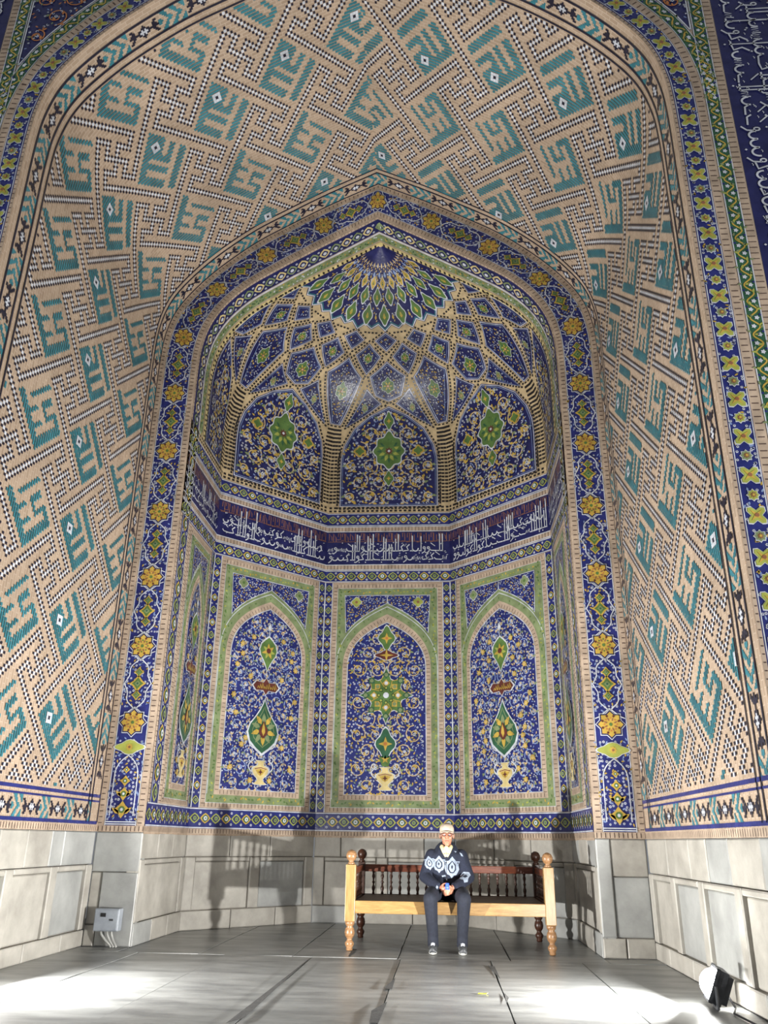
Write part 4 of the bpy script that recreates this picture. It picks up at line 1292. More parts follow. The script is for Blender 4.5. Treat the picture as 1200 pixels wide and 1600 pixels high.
for sg in (-1, 1):
    S = lambda s, w, h=0.0, sg=sg: (sg*(3.24+.3975)+w, YV0-h-.003, ZT+s)
    mb = MB(); mb.rect(lambda u, v, h=0.0: (u, YV0-h-.003, v), sg*3.6375-.0675, sg*3.6375+.0675, ZT, 13.0, 'darkgreen', H1)
    for w in (-.064, .064): mb.stroke(S, [(0, w), (11.7, w)], .010, 'white', H2)
    greenband(mb, S, 11.7, .135); mb.build('green_border', wall_front)
    Sv = lambda u, v, h=0.0: (u, YV0-h, v)
    mb = MB(); a, b = (sg*3.705, sg*3.79)
    tanband(mb, Sv, min(a,b), max(a,b), ZT, 13.0, True); mb.build('brick_edging', wall_front)
    # vertical inscription strip
    Sl = lambda u, v, h=0.0, sg=sg: (sg*(3.80)+sg*(v-ZT), YV0-h, 13.0-u) if sg > 0 else (sg*3.80+sg*(v-ZT), YV0-h, ZT+u)
    mb = MB(); lettering(mb, Sl, 11.6, ZT, ZT+.85, 77+sg); mb.build('inscription_band', wall_front)
    mb = MB(); a, b = (sg*4.66, sg*4.76); tanband(mb, Sv, min(a,b), max(a,b), ZT, 13.0, True); mb.build('brick_edging', wall_front)
    # spandrel
    P = []
    for l in [lsp+i*(VO.tot-lsp)/24 for i in range(25)]:
        x, y, z = S_fac(l, .48); x = abs(x)
        if x < 3.55 and z > 8.0: P.append((sg*x, z))
    P = [(sg*3.55, P[0][1] if P else 8.2)]+P+[(0 if False else P[-1][0], 12.6), (sg*3.55, 12.6)]
    mb = MB(); mb.poly(Sv, P, 'deepblue', H1)
    arabesque(mb, lambda u, v, h=0.0: (u, YV0-h-H1, v), P, seed=60+sg, pitch=.08, vp=.34, leafk='orange', vinek='orange', bg='deepblue')
    mb.stroke(Sv, P, .016, 'white', H3, closed=True)
    mb.build('spandrel', wall_front)
    mb = MB(); tanband(mb, Sv, min(sg*3.24, sg*4.93), max(sg*3.24, sg*4.93), Z0, ZT, d=.055); mb.build('brick_course', wall_front)

# ---------------------------------------------------------------- stone dado
sr = random.Random(21)
def stone(par, S, u0, u1, v0, v1, h=0.0, k='stone', gap=.004, bev=.012, jit=.006):
    """one dressed block: chamfered front, its edges a little uneven"""
    g = gap
    u0 += g; u1 -= g; v0 += g if v0 > .01 else 0; v1 -= g
    J = lambda: sr.uniform(-jit, jit)
    hh = h+sr.uniform(-.004, .004)
    cor = [(u0+abs(J())*.4, v0), (u1-abs(J())*.4, v0), (u1-abs(J())*.4, v1), (u0+abs(J())*.4, v1)]
    c = ((u0+u1)/2, (v0+v1)/2)
    mid = []
    for x, y in cor:                          # chamfer inset
        mid.append((x+(bev if x < c[0] else -bev), y+(bev if y < c[1] else -bev)))
    mb = MB()
    a = [mb.vert(S(x, y, hh-.16)) for x, y in cor]
    b = [mb.vert(S(x, y, hh-bev*.8)) for x, y in cor]
    d = [mb.vert(S(x, y, hh+J()*.5)) for x, y in mid]
    for i in range(4):
        j = (i+1) % 4
        mb.face((a[i], a[j], b[j], b[i]), k); mb.face((b[i], b[j], d[j], d[i]), k)
    mb.face(d, k); mb.face(a[::-1], k)
    return mb.build('stone_block', par)
def backing(par, S, u0, u1):
    mb = MB(); mb.rect(S, u0, u1, 0, Z0, 'mortar', -.045); mb.build('mortar_bed', par)
def course(par, S, us, v0, v1, **kw):
    for a, b in zip(us, us[1:]): stone(par, S, a, b, v0, v1, k=sr.choice(('stone','stone','stone','stone_cool')), **kw)
# side walls: top course, framed recessed panels, plinth (u = depth Y)
for sg, par in ((-1, wall_left), (1, wall_right)):
    S = lambda u, v, h=0.0, sg=sg: (sg*(3.24-h), u, v)
    backing(par, S, YV0, YF)
    course(par, S, [6.0,6.62,7.35,7.95,8.5,9.05,9.35,YF], .86, Z0)
    course(par, S, [6.0,6.9,7.8,8.75,9.6,YF], 0, .17, h=.015)
    u = YV0
    for wst, wpan in ((.2,.92),(.17,.86),(.17,.80),(.17,.74)):
        stone(par, S, u, u+wst, .17, .86, h=.012); u += wst
        e = min(u+wpan, YF-.14)
        stone(par, S, u, e, .17, .80, h=-.022, k='stone_cool' if sr.random() < .4 else 'stone'); stone(par, S, u, e, .80, .86, h=.008); u = e
    stone(par, S, u, YF, .17, .86, h=.012)
# frame piers
for sg in (-1, 1):
    S = lambda u, v, h=0.0: (u, YF-h, v)
    a, b = (-3.24, -2.66) if sg < 0 else (2.66, 3.24)
    backing(wall_back, S, a, b)
    if sg < 0:
        stone(wall_back, S, a, b, .78, Z0, k='stone_cool'); stone(wall_back, S, a, a+.14, .22, .78, h=-.012); stone(wall_back, S, a+.14, b, 0, .78, k='stone_cool', h=.004); stone(wall_back, S, a, a+.14, 0, .22)
    else:
        stone(wall_back, S, a, a+.17, .20, Z0, k='stone_cool', h=.006); stone(wall_back, S, a+.17, b, .82, Z0, h=-.012, k='stone'); stone(wall_back, S, a+.17, b, .2, .82, h=-.018, k='stone_cool'); stone(wall_back, S, a, a+.26, 0, .2, h=.004); stone(wall_back, S, a+.26, b, 0, .2)
for key, us_t in (('JL',(0,.6,1.2,None)),('DL',(0,.72,1.42,None)),('BK',(0,.42,1.12,1.72,None)),('DR',(0,.8,1.5,None)),('JR',(0,.55,1.2,None))):
    S, W = FAC[key]; par = niche[key]
    us_t = [W if x is None else x for x in us_t]
    backing(par, S, 0, W)
    course(par, S, us_t, .92, Z0)
    course(par, S, [0, W*.36, W*.70, W], 0, .24, h=.012)
    st = .17
    stone(par, S, 0, st, .24, .92, h=.006); stone(par, S, W-st, W, .24, .92, h=.006)
    mid_ = W/2+sr.uniform(-.1,.1)
    if W > 2:
        stone(par, S, st, mid_-.09, .24, .86, h=-.014, k='stone'); stone(par, S, mid_-.09, mid_+.09, .24, .92, h=.006); stone(par, S, mid_+.09, W-st, .24, .86, h=-.014, k='stone_cool')
        stone(par, S, st, mid_-.09, .86, .92, h=.004); stone(par, S, mid_+.09, W-st, .86, .92, h=.004)
    else:
        stone(par, S, st, W-st, .24, .86, h=-.014, k='stone'); stone(par, S, st, W-st, .86, .92, h=.004)
for sg in (-1, 1):                              # plinth of the front face
    S = lambda u, v, h=0.0: (u, YV0-h, v)
    a, b = (-6.2, -3.24) if sg < 0 else (3.24, 6.2)
    backing(wall_front, S, a, b)
    us_f = [a+(b-a)*i/4 for i in range(5)]
    course(wall_front, S, us_f, .86, Z0); course(wall_front, S, us_f, .17, .86); course(wall_front, S, us_f, 0, .17, h=.015)

# ---------------------------------------------------------------- floor
floor = setting('floor', 'worn grey stone paving of long slabs', 'floor')
mb = MB(); mb.rect(lambda u, v, h=0.0: (u, v, -.06+h), -9, 9, -7, 14.2, 'ground', 0); mb.build('paving_bed', floor)
fr = random.Random(12)
def slab(x0, x1, y0, y1, dz=None, tilt=None):
    g = .006
    x0 += g; x1 -= g; y0 += g; y1 -= g
    t = tilt or (fr.uniform(-.005,.005), fr.uniform(-.004,.004)); base = dz if dz is not None else fr.uniform(-.006, .0)
    mb = MB()
    z = lambda x, y: base+t[0]*((x-x0)/(x1-x0)-.5)*2+t[1]*((y-y0)/(y1-y0)-.5)*2
    J = lambda: fr.uniform(-.004,.004)
    n = max(2, int((y1-y0)/.45))
    L = [(x0+J(), y0+(y1-y0)*i/n) for i in range(n+1)]; Rr = [(x1+J(), y0+(y1-y0)*i/n) for i in range(n+1)]
    P = L+Rr[::-1]
    top = [mb.vert((x, y, min(z(x, y), .002))) for x, y in P]; bot = [mb.vert((x, y, -.06)) for x, y in P]
    mb.face(top[::-1], 'slab')
    m = len(P)
    for i in range(m): mb.face((top[i], top[(i+1) % m], bot[(i+1) % m], bot[i]), 'slab')
    mb.build('floor_slab', floor)
XJ = [-.505+.9545*k for k in range(-9, 10)]
for k, (a, b) in enumerate(zip(XJ, XJ[1:])):
    if -3.3 < (a+b)/2 < 3.3:
        a2, b2 = max(a, -3.24), min(b, 3.24)
        yr = [-6.5, -3.1+.4*(k % 3), .2+.5*((k+1) % 3), 3.4+.45*(k % 2), 6.0, 9.80]
        if k % 2: yr[4] = 5.6
    else:
        a2, b2 = a, b; yr = [-6.5, -3.1, .3, 3.4, 5.98]
    for c, d in zip(yr, yr[1:]): slab(a2, b2, c, d)
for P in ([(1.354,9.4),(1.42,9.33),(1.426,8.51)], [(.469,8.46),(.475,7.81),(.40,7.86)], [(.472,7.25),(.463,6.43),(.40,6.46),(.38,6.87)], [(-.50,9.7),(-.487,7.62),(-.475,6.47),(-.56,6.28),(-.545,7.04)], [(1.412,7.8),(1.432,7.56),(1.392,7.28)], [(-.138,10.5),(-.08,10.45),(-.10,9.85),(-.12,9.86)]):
    mb = MB(); mb.pts([(x, y, .0045) for x, y in P], 'joint_shade'); mb.build('joint_shadow', floor)      # dark wedges painted along the joints as shadows of uneven slab edges
XK = [-3.24, -2.66, -1.75, -.72, .42, 1.62, 2.66, 3.24]
for a, b in zip(XK, XK[1:]):
    if abs((a+b)/2) > 2.6: slab(a, b, 9.80, 10.2, -.002); continue
    slab(a, b, 9.80, 11.75, -.003, (.001,.001)); slab(a, b, 11.75, 13.62, -.003, (.001,.001))

# ================================================================== THINGS
def revolve_baluster(mb, x, y, z0, z1, r, k, n=8):
    H = z1-z0
    prof = [(.55,0),(.9,.04),(.6,.10),(1.0,.22),(1.0,.30),(.55,.38),(.5,.45),(.95,.52),(.5,.58),(.55,.66),(1.0,.76),(.9,.82),(.55,.90),(.9,.96),(.6,1.0)]
    mb.lathe(x, y, [(r*a, z0+H*b) for a, b in prof], k, n)
# ---------------------------------------------------------------- bench
BX0, BX1, BY0, BY1 = -.165, 2.125, 10.36, 11.70
B0 = (.98, 11.03, 0)
bench = tag(empty('wooden_bench', B0), 'long wooden bench with turned legs and spindle back, standing in the niche', 'bench')
def bp(mb, name, smooth=False):
    ob = local_build(mb, name, bench, B0)
    if smooth:
        for p in ob.data.polygons: p.use_smooth = True
    return ob
def bevel(ob, w=.006, s=2):
    md = ob.modifiers.new('bevel', 'BEVEL'); md.width = w; md.segments = s; md.limit_method = 'ANGLE'
    return ob
for x in (BX0, BX1):
    for y, front in ((BY0, True), (BY1, False)):
        kp = 'wood_post' if front else 'wood_dark'; kl = 'wood_turned' if front else 'wood_dark'; w = .058 if front else .045
        mb = MB(); mb.box(x-w, x+w, y-w, y+w, .30, .90, kp)
        post = bevel(bp(mb, 'post'))
        mb = MB(); mb.lathe(x, y, [(.028,.895),(.045,.91),(.03,.925),(.028,.935),(.05,.955),(.062,.985),(.062,1.01),(.048,1.04),(.02,1.057),(.004,1.06)], kl if front else 'wood_dark', 16)
        f = mb.build('finial', post, smooth=True)
        mb = MB(); mb.lathe(x, y, [(.030,0),(.038,.01),(.034,.03),(.05,.06),(.052,.08),(.032,.105),(.028,.12),(.05,.15),(.058,.185),(.05,.225),(.034,.245),(.05,.265),(.055,.285),(.05,.302)], kl, 16)
        bp(mb, 'leg', True)
mb = MB(); mb.box(BX0+.055, BX1-.055, BY0-.048, BY0-.004, .385, .518, 'wood_light'); bevel(bp(mb, 'front_rail'))
mb = MB(); mb.box(BX0+.04, BX1-.04, BY1-.02, BY1+.02, .40, .518, 'wood_dark'); bevel(bp(mb, 'rear_rail'))
for x in (BX0, BX1):
    mb = MB(); mb.box(x-.022, x+.022, BY0+.05, BY1-.04, .40, .518, 'wood_dark'); bevel(bp(mb, 'side_rail'))
    mb = MB(); mb.box(x-.025, x+.025, BY0+.05, BY1-.04, .79, .865, 'wood_red'); bevel(bp(mb, 'arm_rail'))
    n = 10
    for i in range(n):
        y = BY0+.1+(BY1-BY0-.18)*(i+.5)/n
        mb = MB(); revolve_baluster(mb, x, y, .515, .792, .021, 'wood_dark'); bp(mb, 'baluster', True)
yb = BY0-.03
for i in range(7):
    a = BY0+.0+(BY1-BY0+.0)*i/7; b = BY0+(BY1-BY0)*(i+1)/7
    mb = MB(); mb.box(BX0+.056, BX1-.056, a+.003, b-.003, .486, .512, 'wood_seat'); bp(mb, 'seat_plank')
mb = MB(); mb.box(BX0+.04, BX1-.04, BY1-.026, BY1+.026, .785, .872, 'wood_red'); bevel(bp(mb, 'back_rail'))
n = 18
for i in range(n):
    x = BX0+.10+(BX1-BX0-.2)*(i+.5)/n
    mb = MB(); revolve_baluster(mb, x, BY1, .515, .79, .022, 'wood_dark'); bp(mb, 'baluster', True)

# ---------------------------------------------------------------- seated man
PX = .955
P0 = (PX, 10.42, 0)
person = tag(empty('person', P0), 'man in cap, glasses and patterned navy jacket seated on the bench', 'person')
def blob(fn, name, parent, k, voxel, smooth_it=6, origin=P0):
    """closed pieces fused into one continuous skin"""
    mb = MB(); fn(mb)
    ob = local_build(mb, name, parent, origin)
    md = ob.modifiers.new('fuse', 'REMESH'); md.mode = 'VOXEL'; md.voxel_size = voxel; md.use_smooth_shade = True
    sm = ob.modifiers.new('relax', 'SMOOTH'); sm.factor = .5; sm.iterations = smooth_it
    return ob
def limb(mb, P, R, k, n=14, ov=True):
    mb.tube(P, R, k, n)
    for p, r in zip(P, R): mb.ball(p, r, k, 14, 10)
HC = Vector((PX+.008, 10.545, 1.235))                      # head centre
def body(mb):
    k = 'skin'
    mb.ball(HC+Vector((0,.008,.035)), (.076,.094,.088), k, 20, 14)            # cranium
    mb.ball(HC+Vector((0,-.018,-.03)), (.062,.074,.085), k, 20, 14)           # face
    mb.ball(HC+Vector((0,-.05,-.098)), (.034,.032,.026), k)                   # chin
    mb.tube([HC+Vector((0,-.088,.012)), HC+Vector((0,-.108,-.022)), HC+Vector((0,-.098,-.034))], [.010,.015,.013], k, 10)   # nose
    for sx in (-1, 1):
        mb.ball(HC+Vector((sx*.014,-.095,-.033)), .009, k, 8, 6)
        mb.ball(HC+Vector((sx*.079,.012,-.01)), (.010,.020,.032), k, 10, 8)   # ears
        mb.ball(HC+Vector((sx*.040,-.062,-.025)), (.022,.02,.022), k)         # cheeks
    mb.ball(HC+Vector((0,-.088,-.066)), (.024,.010,.012), k)                  # mouth mound
    mb.ball(HC+Vector((0,-.076,.030)), (.052,.020,.014), k)                   # brow
    limb(mb, [HC+Vector((0,.025,-.07)), Vector((PX,10.61,1.08))], [.052,.058], k)
    limb(mb, [Vector((PX,10.62,1.04)), Vector((PX,10.65,.88)), Vector((PX,10.66,.68))], [.12,.125,.13], k)
    for sx in (-1, 1):
        limb(mb, [(PX+sx*.17,10.62,1.015), (PX+sx*.25,10.56,.80), (PX+sx*.07,10.31,.675)], [.055,.045,.030], k)
        limb(mb, [(PX+sx*.09,10.64,.62), (PX+sx*.19,10.18,.565), (PX+sx*.160,10.36,.10)], [.085,.062,.042], k)
        limb(mb, [(PX+sx*.160,10.37,.08), (PX+sx*.165,10.22,.045)], [.038,.030], k)
    # hands, clasped: palms and five separate curled fingers each
    for sx in (-1, 1):
        z = .655 if sx < 0 else .630
        pb = Vector((PX+sx*.062, 10.292, z+.012)); pk = Vector((PX+sx*.024, 10.245, z))
        mb.ball((pb+pk)/2, (.040,.024,.036), k, 14, 10, Matrix.Rotation(sx*.7, 3, 'Z'))
        lens = (.058,.066,.062,.050)
        for i in range(4):
            dz = .024-.0165*i
            a = pk+Vector((sx*.006, 0, dz)); L = lens[i]
            m1 = a+Vector((-sx*L*.50, -.022, -.004)); m2 = m1+Vector((-sx*L*.46, .004, -.006)); m3 = m2+Vector((-sx*L*.22, .026, -.004))
            mb.tube([a, m1, m2, m3], [.0095,.0092,.0085,.0075], k, 8)
            for q, r in ((m1,.0094),(m2,.0086),(m3,.0076)): mb.ball(q, r, k, 8, 6)
        t0 = pb+Vector((-sx*.004,-.016,.028)); t1 = t0+Vector((-sx*.026,-.026,.020)); t2 = t1+Vector((-sx*.026,-.010,.004))
        mb.tube([t0, t1, t2], [.0125,.011,.009], k, 8); mb.ball(t1, .011, k, 8, 6); mb.ball(t2, .009, k, 8, 6)
bod = blob(body, 'body', person, 'skin', .006, 3)
def jacket(mb):
    k = 'jacket'
    limb(mb, [(PX,10.64,1.02), (PX,10.64,.86), (PX,10.62,.68)], [.155,.165,.170], k)
    mb.ball((PX,10.615,1.00), (.205,.125,.085), k, 20, 14)
    mb.ball((PX,10.60,.84), (.195,.135,.16), k, 20, 14)
    mb.ball((PX,10.58,.68), (.205,.150,.10), k, 20, 14)
    for sx in (-1, 1):
        limb(mb, [(PX+sx*.178,10.625,1.005), (PX+sx*.215,10.59,.90), (PX+sx*.262,10.555,.775)], [.078,.074,.068], k)
        limb(mb, [(PX+sx*.262,10.555,.775), (PX+sx*.17,10.42,.715), (PX+sx*.092,10.325,.685)], [.068,.060,.045], k)
        mb.tube([(PX+sx*.10,10.335,.688), (PX+sx*.078,10.308,.678)], [.050,.046], k, 14)
        mb.tube([(PX+sx*.055,10.655,1.115), (PX+sx*.072,10.585,1.10), (PX+sx*.045,10.505,1.035), (PX+sx*.012,10.478,.965)], [.030,.030,.026,.018], k, 10)   # collar
jac = blob(jacket, 'jacket', person, 'jacket', .009, 5)
def trousers(mb):
    k = 'trousers'
    mb.ball((PX,10.64,.625), (.20,.15,.11), k, 20, 14)
    for sx in (-1, 1):
        limb(mb, [(PX+sx*.10,10.62,.615), (PX+sx*.165,10.36,.595), (PX+sx*.19,10.17,.560)], [.100,.092,.082], k)
        limb(mb, [(PX+sx*.19,10.17,.560), (PX+sx*.178,10.24,.36), (PX+sx*.164,10.335,.13)], [.082,.070,.060], k)
        mb.tube([(PX+sx*.168,10.315,.17), (PX+sx*.162,10.335,.065)], [.062,.064], k, 16)
tro = blob(trousers, 'trousers', person, 'trousers', .009, 4)
for sx in (-1, 1):
    def shoe(mb, sx=sx):
        k = 'shoe'
        limb(mb, [(PX+sx*.160,10.385,.065), (PX+sx*.165,10.27,.055), (PX+sx*.172,10.195,.042)], [.050,.050,.038], k)
        mb.box(PX+sx*.167-.044, PX+sx*.167+.044, 10.17, 10.42, .016, .04, k)
    sh = blob(shoe, 'shoe', person, 'shoe', .007, 4)
    mb = MB(); x = PX+sx*.167
    P = [(x+.047*math.cos(a)*(1 if math.sin(a) > 0 else .95), 10.295+.140*math.sin(a)) for a in [2*PI*i/18 for i in range(18)]]
    b = [mb.vert((x_, y_, 0.002)) for x_, y_ in P]; t = [mb.vert((x_, y_, .022)) for x_, y_ in P]
    mb.face(b[::-1], 'sole'); mb.face(t, 'sole')
    for i in range(18): mb.face((b[i], b[(i+1) % 18], t[(i+1) % 18], t[i]), 'sole')
    so = mb.build('sole', sh)
    mb = MB()
    for i in range(4): mb.tube([(x-.022, 10.215+.025*i, .088+.006*i), (x, 10.213+.025*i, .096+.006*i), (x+.022, 10.215+.025*i, .088+.006*i)], .004, 'white', 6)
    mb.build('lace', sh)
def cap(mb):
    k = 'cap'
    mb.ball(HC+Vector((0,.008,.062)), (.088,.106,.078), k, 22, 14)
cp = blob(cap, 'cap', person, 'cap', .008, 3)
mb = MB()                                                   # curved peak of the cap
n = 14; rings = []
for r, dz in ((.70, .0), (.9, -.004), (1.08, -.012)):
    rings.append([(HC.x+.086*math.sin(a)*min(1, r+.1), HC.y-.005-.125*r*math.cos(a)*1.0, HC.z+.052+dz-.014*abs(math.sin(a))**2) for a in [(-.5+i/n)*PI*.86 for i in range(n+1)]])
for off in (0, -.006):
    L = [[mb.vert((x, y, z+off)) for x, y, z in r] for r in rings]
    for a, b in zip(L, L[1:]):
        for i in range(n): mb.face((a[i], a[i+1], b[i+1], b[i]) if off else (a[i], b[i], b[i+1], a[i+1]), 'cap')
    if off == 0: T0 = L
for i in range(n): mb.face((T0[-1][i], L[-1][i], L[-1][i+1], T0[-1][i+1]), 'cap')
mb.build('peak', cp)
mb = MB(); mb.ball(HC+Vector((0,.008,.141)), .008, 'cap', 8, 6); mb.build('cap_button', cp)
mb = MB()                                                   # grey hair at the sides and back
for sx in (-1, 1):
    mb.ball(HC+Vector((sx*.070,.030,.005)), (.016,.042,.045), 'hair', 12, 8)
mb.ball(HC+Vector((0,.078,-.012)), (.06,.03,.05), 'hair', 14, 8)
local_build(mb, 'hair', person, P0)
mb = MB()                                                   # glasses
for sx in (-1, 1):
    c = HC+Vector((sx*.033, -.097, .008))
    mb.tube([c+Vector((.026*math.cos(a), .006*abs(math.cos(a)), .018*math.sin(a))) for a in [2*PI*i/18 for i in range(19)]], .0035, 'blackplastic', 6, False)
    mb.tube([c+Vector((sx*.026,.004,.006)), HC+Vector((sx*.076,-.03,.012)), HC+Vector((sx*.082,.01,.008))], .003, 'blackplastic', 6)
mb.tube([HC+Vector((-.009,-.100,.012)), HC+Vector((0,-.106,.015)), HC+Vector((.009,-.100,.012))], .003, 'blackplastic', 6)
local_build(mb, 'glasses', person, P0)
for sx in (-1, 1):
    mb = MB()
    mb.ball(HC+Vector((sx*.031,-.082,.006)), (.012,.008,.007), 'white', 10, 8); mb.ball(HC+Vector((sx*.031,-.088,.006)), (.0055,.004,.0058), 'eye', 8, 6)
    mb.tube([HC+Vector((sx*.014,-.096,.030)), HC+Vector((sx*.032,-.094,.036)), HC+Vector((sx*.052,-.082,.030))], [.004,.005,.003], 'hair', 6)
    local_build(mb, 'eye', person, P0)
mb = MB(); mb.tube([HC+Vector((-.024,-.090,-.064)), HC+Vector((0,-.098,-.062)), HC+Vector((.024,-.090,-.064))], [.003,.0055,.003], 'lip', 8); local_build(mb, 'mouth', person, P0)
# cream scarf in the jacket opening
mb = MB()
for sx in (-1, 1):
    mb.tube([(PX+sx*.050,10.62,1.115), (PX+sx*.052,10.535,1.105), (PX+sx*.028,10.487,1.055), (PX+sx*.008,10.474,.995)], [.022,.026,.026,.012], 'shirt', 10)
mb.ball((PX,10.50,1.06), (.040,.022,.06), 'shirt', 12, 8)
sc = local_build(mb, 'scarf', person, P0)
for p in sc.data.polygons: p.use_smooth = True
mb = MB()
for sx in (-1, 1):
    for t, (y, z) in enumerate(((10.512,1.105),(10.476,1.068),(10.462,1.03))): mb.ball((PX+sx*(.046-.012*t), y-.002, z), (.010,.006,.010), 'scarf_spot', 8, 6)
tag(mb.build('scarf_pattern', sc), kind='stuff')
# pale print on the jacket, laid on its surface
bpy.context.view_layer.update()
dg = bpy.context.evaluated_depsgraph_get()
ev = jac.evaluated_get(dg); jm = ev.to_mesh()
from mathutils.bvhtree import BVHTree
bvh = BVHTree.FromPolygons([v.co for v in jm.vertices], [tuple(p.vertices) for p in jm.polygons])
def print_poly(mb, P, k, off):
    """drop a flat outline onto the jacket front"""
    xs = [p[0] for p in P]; zs_ = [p[1] for p in P]; step = .012
    pts = []; n_ = len(P)
    for i in range(n_):
        a, b = P[i], P[(i+1) % n_]; d = math.hypot(b[0]-a[0], b[1]-a[1]); m = max(1, int(d/step))
        for j in range(m): pts.append((a[0]+(b[0]-a[0])*j/m, a[1]+(b[1]-a[1])*j/m))
    nb = len(pts); y = min(zs_)+step/2
    while y < max(zs_):
        x = min(xs)+step/2
        while x < max(xs):
            if inside(P, x, y) and edge_dist(P, x, y) > step*.3: pts.append((x, y))
            x += step
        y += step
    r = delaunay_2d_cdt([Vector(p) for p in pts], [], [list(range(nb))], 1, 1e-7)
    idx = []; base = len(mb.v)
    for q in r[0]:
        hit = bvh.ray_cast(Vector((q[0], 9.5, q[1])), Vector((0,1,0)))
        if hit[0] is None: idx.append(None); continue
        p = hit[0]+hit[1]*off; idx.append(mb.vert(p))
    for t in r[2]:
        if all(idx[i] is not None for i in t):
            ys = [mb.v[idx[i]][1] for i in t]
            if max(ys)-min(ys) < .05: mb.face([idx[i] for i in t], k)
def motif(mb, cx, cz, s, rot=0.0):
    def T(P): return [(cx+(x*math.cos(rot)-z*math.sin(rot))*s, cz+(x*math.sin(rot)+z*math.cos(rot))*s) for x, z in P]
    print_poly(mb, T([(-.85,.62),(-.45,.62),(0,1.1),(.45,.62),(.9,.62),(.72,.25),(.82,-.2),(.55,-.75),(.25,-.85),(0,-1.15),(-.25,-.85),(-.55,-.75),(-.82,-.2),(-.7,.25)]), 'jacket_print', .0025)
    print_poly(mb, T([(0,.66),(.42,.2),(.46,-.25),(.2,-.62),(-.2,-.62),(-.46,-.25),(-.42,.2)]), 'jacket', .005)
    print_poly(mb, T([(0,.55),(.30,.12),(.33,-.22),(.14,-.5),(-.14,-.5),(-.33,-.22),(-.30,.12)]), 'jacket_print', .0075)
    print_poly(mb, T([(0,.2),(.10,0),(0,-.25),(-.10,0)]), 'jacket', .010)
    for a, b in ((-.66,.42),(.66,.42)): print_poly(mb, T([(a-.1,b+.06),(a+.1,b+.06),(a,b-.12)]), 'jacket', .005)
# bvh coordinates are the jacket's own, which equal world here (mesh kept in world units, shifted by its parent)
for a_ in ((PX-.088, .915, .085, 0.0), (PX+.062, .885, .105, -.05), (PX-.205, .925, .070, .15)):
    mb = MB(); motif(mb, *a_); mb.build('jacket_print', jac)
mb = MB()
print_poly(mb, [(PX+.165,.80),(PX+.20,.835),(PX+.265,.83),(PX+.28,.80),(PX+.25,.77),(PX+.24,.73),(PX+.20,.725),(PX+.19,.755),(PX+.15,.76)], 'jacket_print', .0025)
print_poly(mb, [(PX+.185,.785),(PX+.225,.80),(PX+.245,.785),(PX+.21,.77)], 'jacket', .005)
print_poly(mb, [(PX-.135,.655),(PX-.115,.695),(PX-.10,.68),(PX-.112,.64)], 'jacket_print', .0025)
print_poly(mb, [(PX-.06,.79),(PX-.02,.80),(PX-.01,.785),(PX-.05,.775)], 'jacket_print', .0025)
print_poly(mb, [(PX+.155,1.045),(PX+.185,1.03),(PX+.20,1.0),(PX+.175,1.005)], 'jacket_print', .0025)
print_poly(mb, [(PX+.09,1.06),(PX+.12,1.055),(PX+.11,1.04)], 'jacket_print', .0025)
tag(mb.build('jacket_print', jac), kind='stuff')
mb = MB(); mb.tube([(PX, 10.452, .96), (PX, 10.44, .86), (PX, 10.415, .76), (PX, 10.415, .68)], .004, 'blackplastic', 6); mb.build('zip', jac)
ev.to_mesh_clear()
# small blue thing in the hands
mb = MB(); mb.lathe(PX+.004, 10.218, [(.020,.655),(.024,.66),(.024,.690),(.021,.697),(.021,.715),(.018,.722),(.006,.724)], 'bluething', 16)
it = mb.build('handheld_item', origin=(PX+.004, 10.218, .655), smooth=True)
tag(it, "small bright blue item clasped in the seated man's hands", 'item')

# ---------------------------------------------------------------- meter box with conduits
E0 = (-2.93, 10.135, .16)
ebox = tag(empty('electrical_box', E0), 'grey electrical box on the stone pier left of the niche', 'electrical box')
mb = MB(); mb.box(-3.075, -2.785, 10.07, 10.197, .165, .40, 'boxgrey'); bevel(local_build(mb, 'housing', ebox, E0), .012, 3)
mb = MB(); mb.box(-3.065, -2.795, 10.058, 10.071, .175, .39, 'boxgrey'); dr = bevel(local_build(mb, 'door', ebox, E0), .006)
mb = MB(); mb.box(-2.995, -2.935, 10.052, 10.059, .315, .355, 'blackplastic'); mb.build('display_window', dr)
mb = MB(); mb.box(-2.885, -2.845, 10.052, 10.059, .275, .295, 'darkmetal'); mb.build('latch', dr)
for i, (x, dx) in enumerate(((-3.0,.14),(-2.93,.10),(-2.88,.08))):
    mb = MB(); mb.tube([(x, 10.13, .17), (x+.01, 10.13, .13), (x+dx*.5, 10.12, .07), (x+dx, 10.11, .02), (x+dx+.01, 10.11, .003)], .014, 'conduit', 10)
    o = local_build(mb, 'conduit', ebox, E0)
    for p in o.data.polygons: p.use_smooth = True

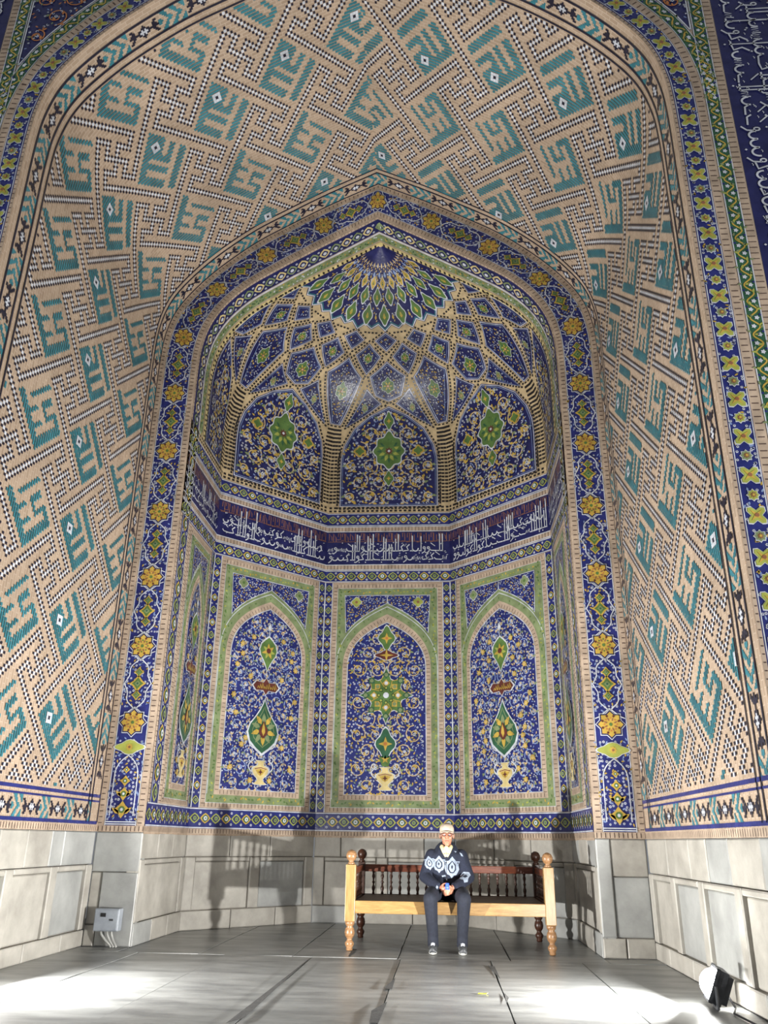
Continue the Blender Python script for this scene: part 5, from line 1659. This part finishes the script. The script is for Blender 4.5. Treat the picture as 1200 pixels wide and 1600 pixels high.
# ---------------------------------------------------------------- floor flood lamps
def make_floodlight(x, y, aim, label, power=FLOOD_W, spread=150):
    root = tag(empty('floodlight', (x, y, 0)), label, 'lamp', 'floor flood lamps')
    d = Vector(aim).normalized(); q = d.to_track_quat('-Z', 'Y').to_matrix()      # lens looks along local -Z
    c = Vector((0, 0, .17))
    def T(p): return c+q @ Vector(p)
    def part(fn, name, par=root):
        mb = MB(); fn(mb); return mb.build(name, par)
    def bx(mb, x0, x1, y0, y1, z0, z1, k):
        b = len(mb.v); mb.box(x0, x1, y0, y1, z0, z1, k)
        for i in range(b, len(mb.v)): mb.v[i] = tuple(T(mb.v[i]))
    h = part(lambda mb: bx(mb, -.17, .17, -.12, .12, .0, .07, 'darkmetal'), 'housing')
    for i in range(8): part(lambda mb, i=i: bx(mb, -.155+.042*i, -.147+.042*i, -.10, .10, .07, .11, 'darkmetal'), 'cooling_fin', h)
    def rim(mb):
        for a in ((-.175,.175,-.125,-.108),(-.175,.175,.108,.125),(-.175,-.158,-.125,.125),(.158,.175,-.125,.125)): bx(mb, a[0], a[1], a[2], a[3], -.02, .005, 'darkmetal')
    part(rim, 'bezel', h)
    def lens(mb):
        b = len(mb.v); mb.ball((0,0,0), (.155,.105,.095), 'lens', 20, 12)
        for i in range(b, len(mb.v)): mb.v[i] = tuple(T(mb.v[i]))
    for p in part(lens, 'lens').data.polygons: p.use_smooth = True
    side = q @ Vector((1,0,0)); side.z = 0; side.normalize()
    def br(mb):
        for s in (-1, 1):
            p = c+side*.185*s
            mb.tube([p, Vector((p.x, p.y, .02)), Vector((side.x*.12*s, side.y*.12*s, .012))], .012, 'darkmetal', 6)
        mb.tube([side*-.14+Vector((0,0,.012)), side*.14+Vector((0,0,.012))], .012, 'darkmetal', 6)
    part(br, 'bracket')
    sx = 1 if x > 0 else -1
    part(lambda mb: mb.tube([c-d*.08, c-d*.14+Vector((0,-.06,-.10)), Vector((.06*sx,-.25,.008)), Vector((.10*sx,-.9,.008)), Vector((.12*sx,-1.3,.008))], .008, 'blackplastic', 6), 'cable')
    ld = bpy.data.lights.new('flood_beam', 'AREA'); ld.shape = 'RECTANGLE'; ld.size = .10; ld.size_y = .07; ld.energy = power; ld.color = (1.0, .985, .955); ld.spread = math.radians(spread)
    lo = bpy.data.objects.new('flood_beam', ld); COL.objects.link(lo); lo.parent = root
    lo.matrix_local = Matrix.Translation(c+d*.10) @ q.to_4x4()
    return root
make_floodlight(3.0, 7.38, (-.84, .14, .36), 'glaring floodlight on the floor against the right wall')
make_floodlight(-3.0, 7.30, (.84, .14, .36), 'floodlight on the floor against the left wall')

make_floodlight(6.2, 1.2, (-.42, .80, .80), 'courtyard floodlight to the right of the great arch', FLOOD_W*.40, 110)
make_floodlight(-6.2, 1.2, (.42, .80, .80), 'courtyard floodlight to the left of the great arch', FLOOD_W*.40, 110)
# ---------------------------------------------------------------- litter
mb = MB(); P = [(0,0,.004),(.07,-.01,.006),(.085,.012,.010),(.04,.022,.006),(.01,.018,.009)]
for z in (0, -.003): mb.pts([(a+1.19, b+7.72, c+z) for a, b, c in (P if z == 0 else P[::-1])], 'scrap')
for i in range(5):
    a, b = P[i], P[(i+1) % 5]; mb.pts([(a[0]+1.19,a[1]+7.72,a[2]-.003),(b[0]+1.19,b[1]+7.72,b[2]-.003),(b[0]+1.19,b[1]+7.72,b[2]),(a[0]+1.19,a[1]+7.72,a[2])], 'scrap')
tag(mb.build('paper_scrap'), 'tiny yellow paper scrap on the paving before the bench', 'litter')
